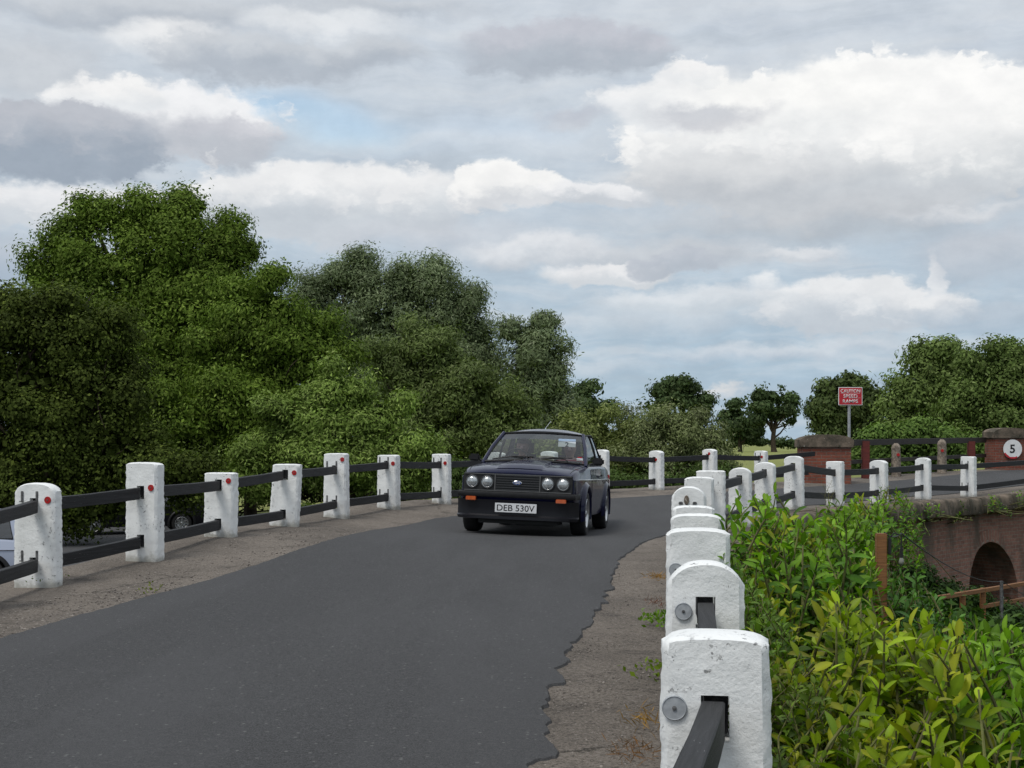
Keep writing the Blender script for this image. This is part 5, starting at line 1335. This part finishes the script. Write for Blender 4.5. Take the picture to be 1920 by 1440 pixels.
    b = MB(); b.box((0, .3, .17), (1.0, .5, .06)); b.box((.2, .35, .145), (.5, .3, .05), bev=.01); b.build('underbody', M['black'], root)
    b = MB(); b.box((.005, -.128, .345), (.525, .008, .115), bev=.002); pt = b.build('number_plate', M['plate'], root)
    link('plate_text', text_mesh('DEB 530V', .475, .078, .0015, off=.006), M['black'], pt, (.005, -.1325, .345))
    # bonnet: raised centre panel, shut lines, wipers, aerial
    b = MB(); rows = []
    for y in np.linspace(.09, 1.16, 12):
        hw = .30-.03*(y-.09); row = []
        for u, dz in ((-1.12, -.004), (-1, .001), (-.9, .024), (-.5, .028), (0, .03), (.5, .028), (.9, .024), (1, .001), (1.12, -.004)):
            x = u*hw; h = sec(y); xs_ = [p[0] for p in reversed(h)]; zs_ = [p[1] for p in reversed(h)]
            row.append(Vector((x, y, float(np.interp(abs(x), xs_, zs_))+dz*min(1, (y-.07)/.10)+.001)))
        rows.append(row)
    b.grid(rows); b.build('bonnet_bulge', M['navy'], root, auto=25)
    for sx in (-1, 1):
        b = MB(); pts = []
        for y in np.linspace(.10, 1.2, 12):
            x = W(y)-.085; pts.append(Vector((sx*x, y, ZS(y)+.006)))
        b.tube(pts, .004, 4); b.build('shut_line', M['black'], root)
    for x0, x1 in ((-.06, -.52), (.46, .0)):
        b = MB(); b.tube([(x0, 1.17, .955), (x0-.05, 1.20, .985), (x1+.12, 1.235, .985)], .007, 5); b.tube([(x1-.04, 1.215, .955), ((x0+x1)/2+.02, 1.225, 1.0), (x0+.05, 1.25, .998)], .008, 5); b.build('wiper', M['trim'], root)
    b = MB(); b.tube([(.02, 2.0, 1.39), (.02, 2.0, 1.41)], .012, 8); b.tube([(.02, 2.0, 1.41), (.075, 2.10, 1.51)], .0028, 5); b.build('aerial', M['chrome'], root)
    # card and sticker inside the windscreen
    b = MB(); b.box((.37, 1.70, 1.205), (.24, .004, .105), rot=Matrix.Rotation(R(-12), 3, 'X')); cdp = b.build('number_card', M['whitecard'], root)
    b = MB(); b.box((.37, 1.703, 1.247), (.236, .004, .03), rot=Matrix.Rotation(R(-12), 3, 'X')); b.build('card_band', M['bluecard'], cdp)
    link('card_numeral', text_mesh('2', .05, .065, .001, off=.01), M['black'], cdp, (.37, 1.6915, 1.188)).rotation_euler.x = R(-12)
    b = MB(); b.box((.60, 1.33, .985), (.085, .003, .035)); st = b.build('sticker', M['whitecard'], root); b = MB(); b.box((.60, 1.33, 1.012), (.06, .003, .018)); b.build('red_sticker_top', M['signred'], st)
    for sx in (-1, 1):
        x = sx*.335; b = MB(); b.box((x, 2.32, .72), (.46, .12, .66), rot=Matrix.Rotation(R(-12), 3, 'X'), bev=.05); b.box((x, 2.42, 1.13), (.27, .09, .22), rot=Matrix.Rotation(R(-12), 3, 'X'), bev=.04); b.box((x, 2.1, .42), (.46, .46, .14), bev=.05); b.build('seat', M['interior'], root, auto=40)
    b = MB(); rows = []; c_ = Vector((-.30, 1.62, .93))
    pts = [c_+Vector((.17*math.cos(a), -.05*math.sin(a), .17*math.sin(a))) for a in np.linspace(0, 2*math.pi, 28)]; b.tube(pts, .012, 6, cap=False); b.tube([c_+Vector((-.16, 0, 0)), c_+Vector((.16, 0, 0))], .012, 6); b.build('steering_wheel', M['trim'], root)
    return root
def person(label, carroot, x, shirt, haircol, hold=True, hs=1.0):
    """a seated figure in the car's own frame, pelvis on the seat"""
    Mc = Matrix.LocRotScale(carroot.location, carroot.rotation_euler, None)
    root = empty('person', Mc @ Vector((x, 2.06, .49)), label, 'person'); root.rotation_euler = carroot.rotation_euler
    J = [((0, 0, 0), .15), ((0, .03, .16), .135), ((0, .07, .34), .15), ((0, .085, .45), .11), ((0, .075, .52), .052), ((0, .055, .57), .062), ((0, .045, .64), .083), ((0, .05, .70), .084), ((0, .055, .745), .055)]
    E = [(i, i+1) for i in range(8)]
    def addp(p, r, par): J.append((p, r)); E.append((par, len(J)-1)); return len(J)-1
    addp((0, -.055, .625), .014, 6)
    for sx in (-1, 1):
        e = addp((sx*.085, .055, .635), .014, 6)
        s_ = addp((sx*.19, .07, .42), .062, 3); el_ = addp((sx*.26, -.06, .22), .045, s_)
        wr = addp((sx*.15 if hold else sx*.12, -.24 if hold else -.2, .33 if hold else .12), .03, el_); hd = addp((sx*.13, -.27 if hold else -.27, .38 if hold else .12), .034, wr)
        h = addp((sx*.09, -.08, -.01), .09, 0); kn = addp((sx*.12, -.42, .08), .062, h); addp((sx*.12, -.62, -.22), .045, kn)
    me = bpy.data.meshes.new('p'); me.from_pydata([j[0] for j in J], E, []); o = bpy.data.objects.new('p', me); col.objects.link(o)
    m_ = o.modifiers.new('s', 'SKIN'); sv = me.skin_vertices[0].data
    for i, (_, r) in enumerate(J): sv[i].radius = (r, r)
    sv[0].use_root = True; su = o.modifiers.new('u', 'SUBSURF'); su.levels = 2; su.render_levels = 2
    dg = bpy.context.evaluated_depsgraph_get(); dg.update(); r = bpy.data.meshes.new_from_object(o.evaluated_get(dg), depsgraph=dg); bpy.data.objects.remove(o)
    for m__ in (M['skin'], shirt): r.materials.append(m__)
    for p in r.polygons:
        p.material_index = 1 if p.center.z < .485 and not (hold and p.center.y < -.235 and p.center.z > .30) else 0; p.use_smooth = True
    link('body', r, None, root)
    b = MB(); rows = []
    for i in range(9):
        th = i/8*R(105); rows.append([Vector((.098*math.sin(th)*math.cos(a), .055+.104*math.sin(th)*math.sin(a)+.01, .685+.098*math.cos(th)*(1 if th < R(90) else 1)+(-.0 if math.sin(a) > -.2 else .035*math.sin(th)))) for a in np.linspace(0, 2*math.pi, 20)])
    b.grid(rows); b.build('hair', haircol, root, smooth=True)
    b = MB()
    for sx in (-1, 1): b.lathe([(.008, 0), (0, .004)], 8, Matrix.Translation((sx*.03, -.036, .65)) @ Matrix.Rotation(R(90), 4, 'X'))
    b.build('eyes', M['black'], root)
    return root
CARROT = (R(-1.2), R(2.0), R(-10))
car = build_car('saloon_car', 'dark navy two door saloon with four round headlights driving toward the camera', M['navy'], 'saloon', (.05, 17.36, .352), CARROT)
M['redshirt'] = mat('red_cloth', (.42, .02, .025), (.34, .015, .02), 12, .8); M['darkshirt'] = mat('dark_blue_cloth', (.03, .035, .06), rough=.8)
M['hairgrey'] = mat('grey_hair', (.2, .18, .16), (.1, .09, .08), 40, .8); M['hairbrown'] = mat('brown_hair', (.05, .03, .02), rough=.7)
person('driver in dark clothing holding the wheel of the navy saloon', car, -.31, M['darkshirt'], M['hairgrey'])
person('passenger in a red top beside the driver of the navy saloon', car, .36, M['redshirt'], M['hairbrown'], False)
Mc = Matrix.LocRotScale(car.location, car.rotation_euler, None)
b = MB(); b.lathe([(0, .0), (.17, .0), (.175, .01), (.12, .02), (.115, .065), (.09, .085), (0, .09)], 28); hat = b.build('straw_hat', M['straw'], None, tuple(Mc @ Vector((-.12, 3.12, .945))), smooth=True); hat.rotation_euler = CARROT
tag(hat, 'cream straw hat lying on the rear shelf inside the navy saloon', 'hat')
build_car('estate_car', 'pale silver blue estate car in the car park at the left edge', M['silver'], 'estate', (-12.2, 24.2, -1.05), (0, 0, R(-84)))
build_car('parked_car', 'black car parked below the left fence, glimpsed between two white posts', M['darkcar'], 'estate', (-12.6, 39.0, -1.05), (0, 0, R(-70)))
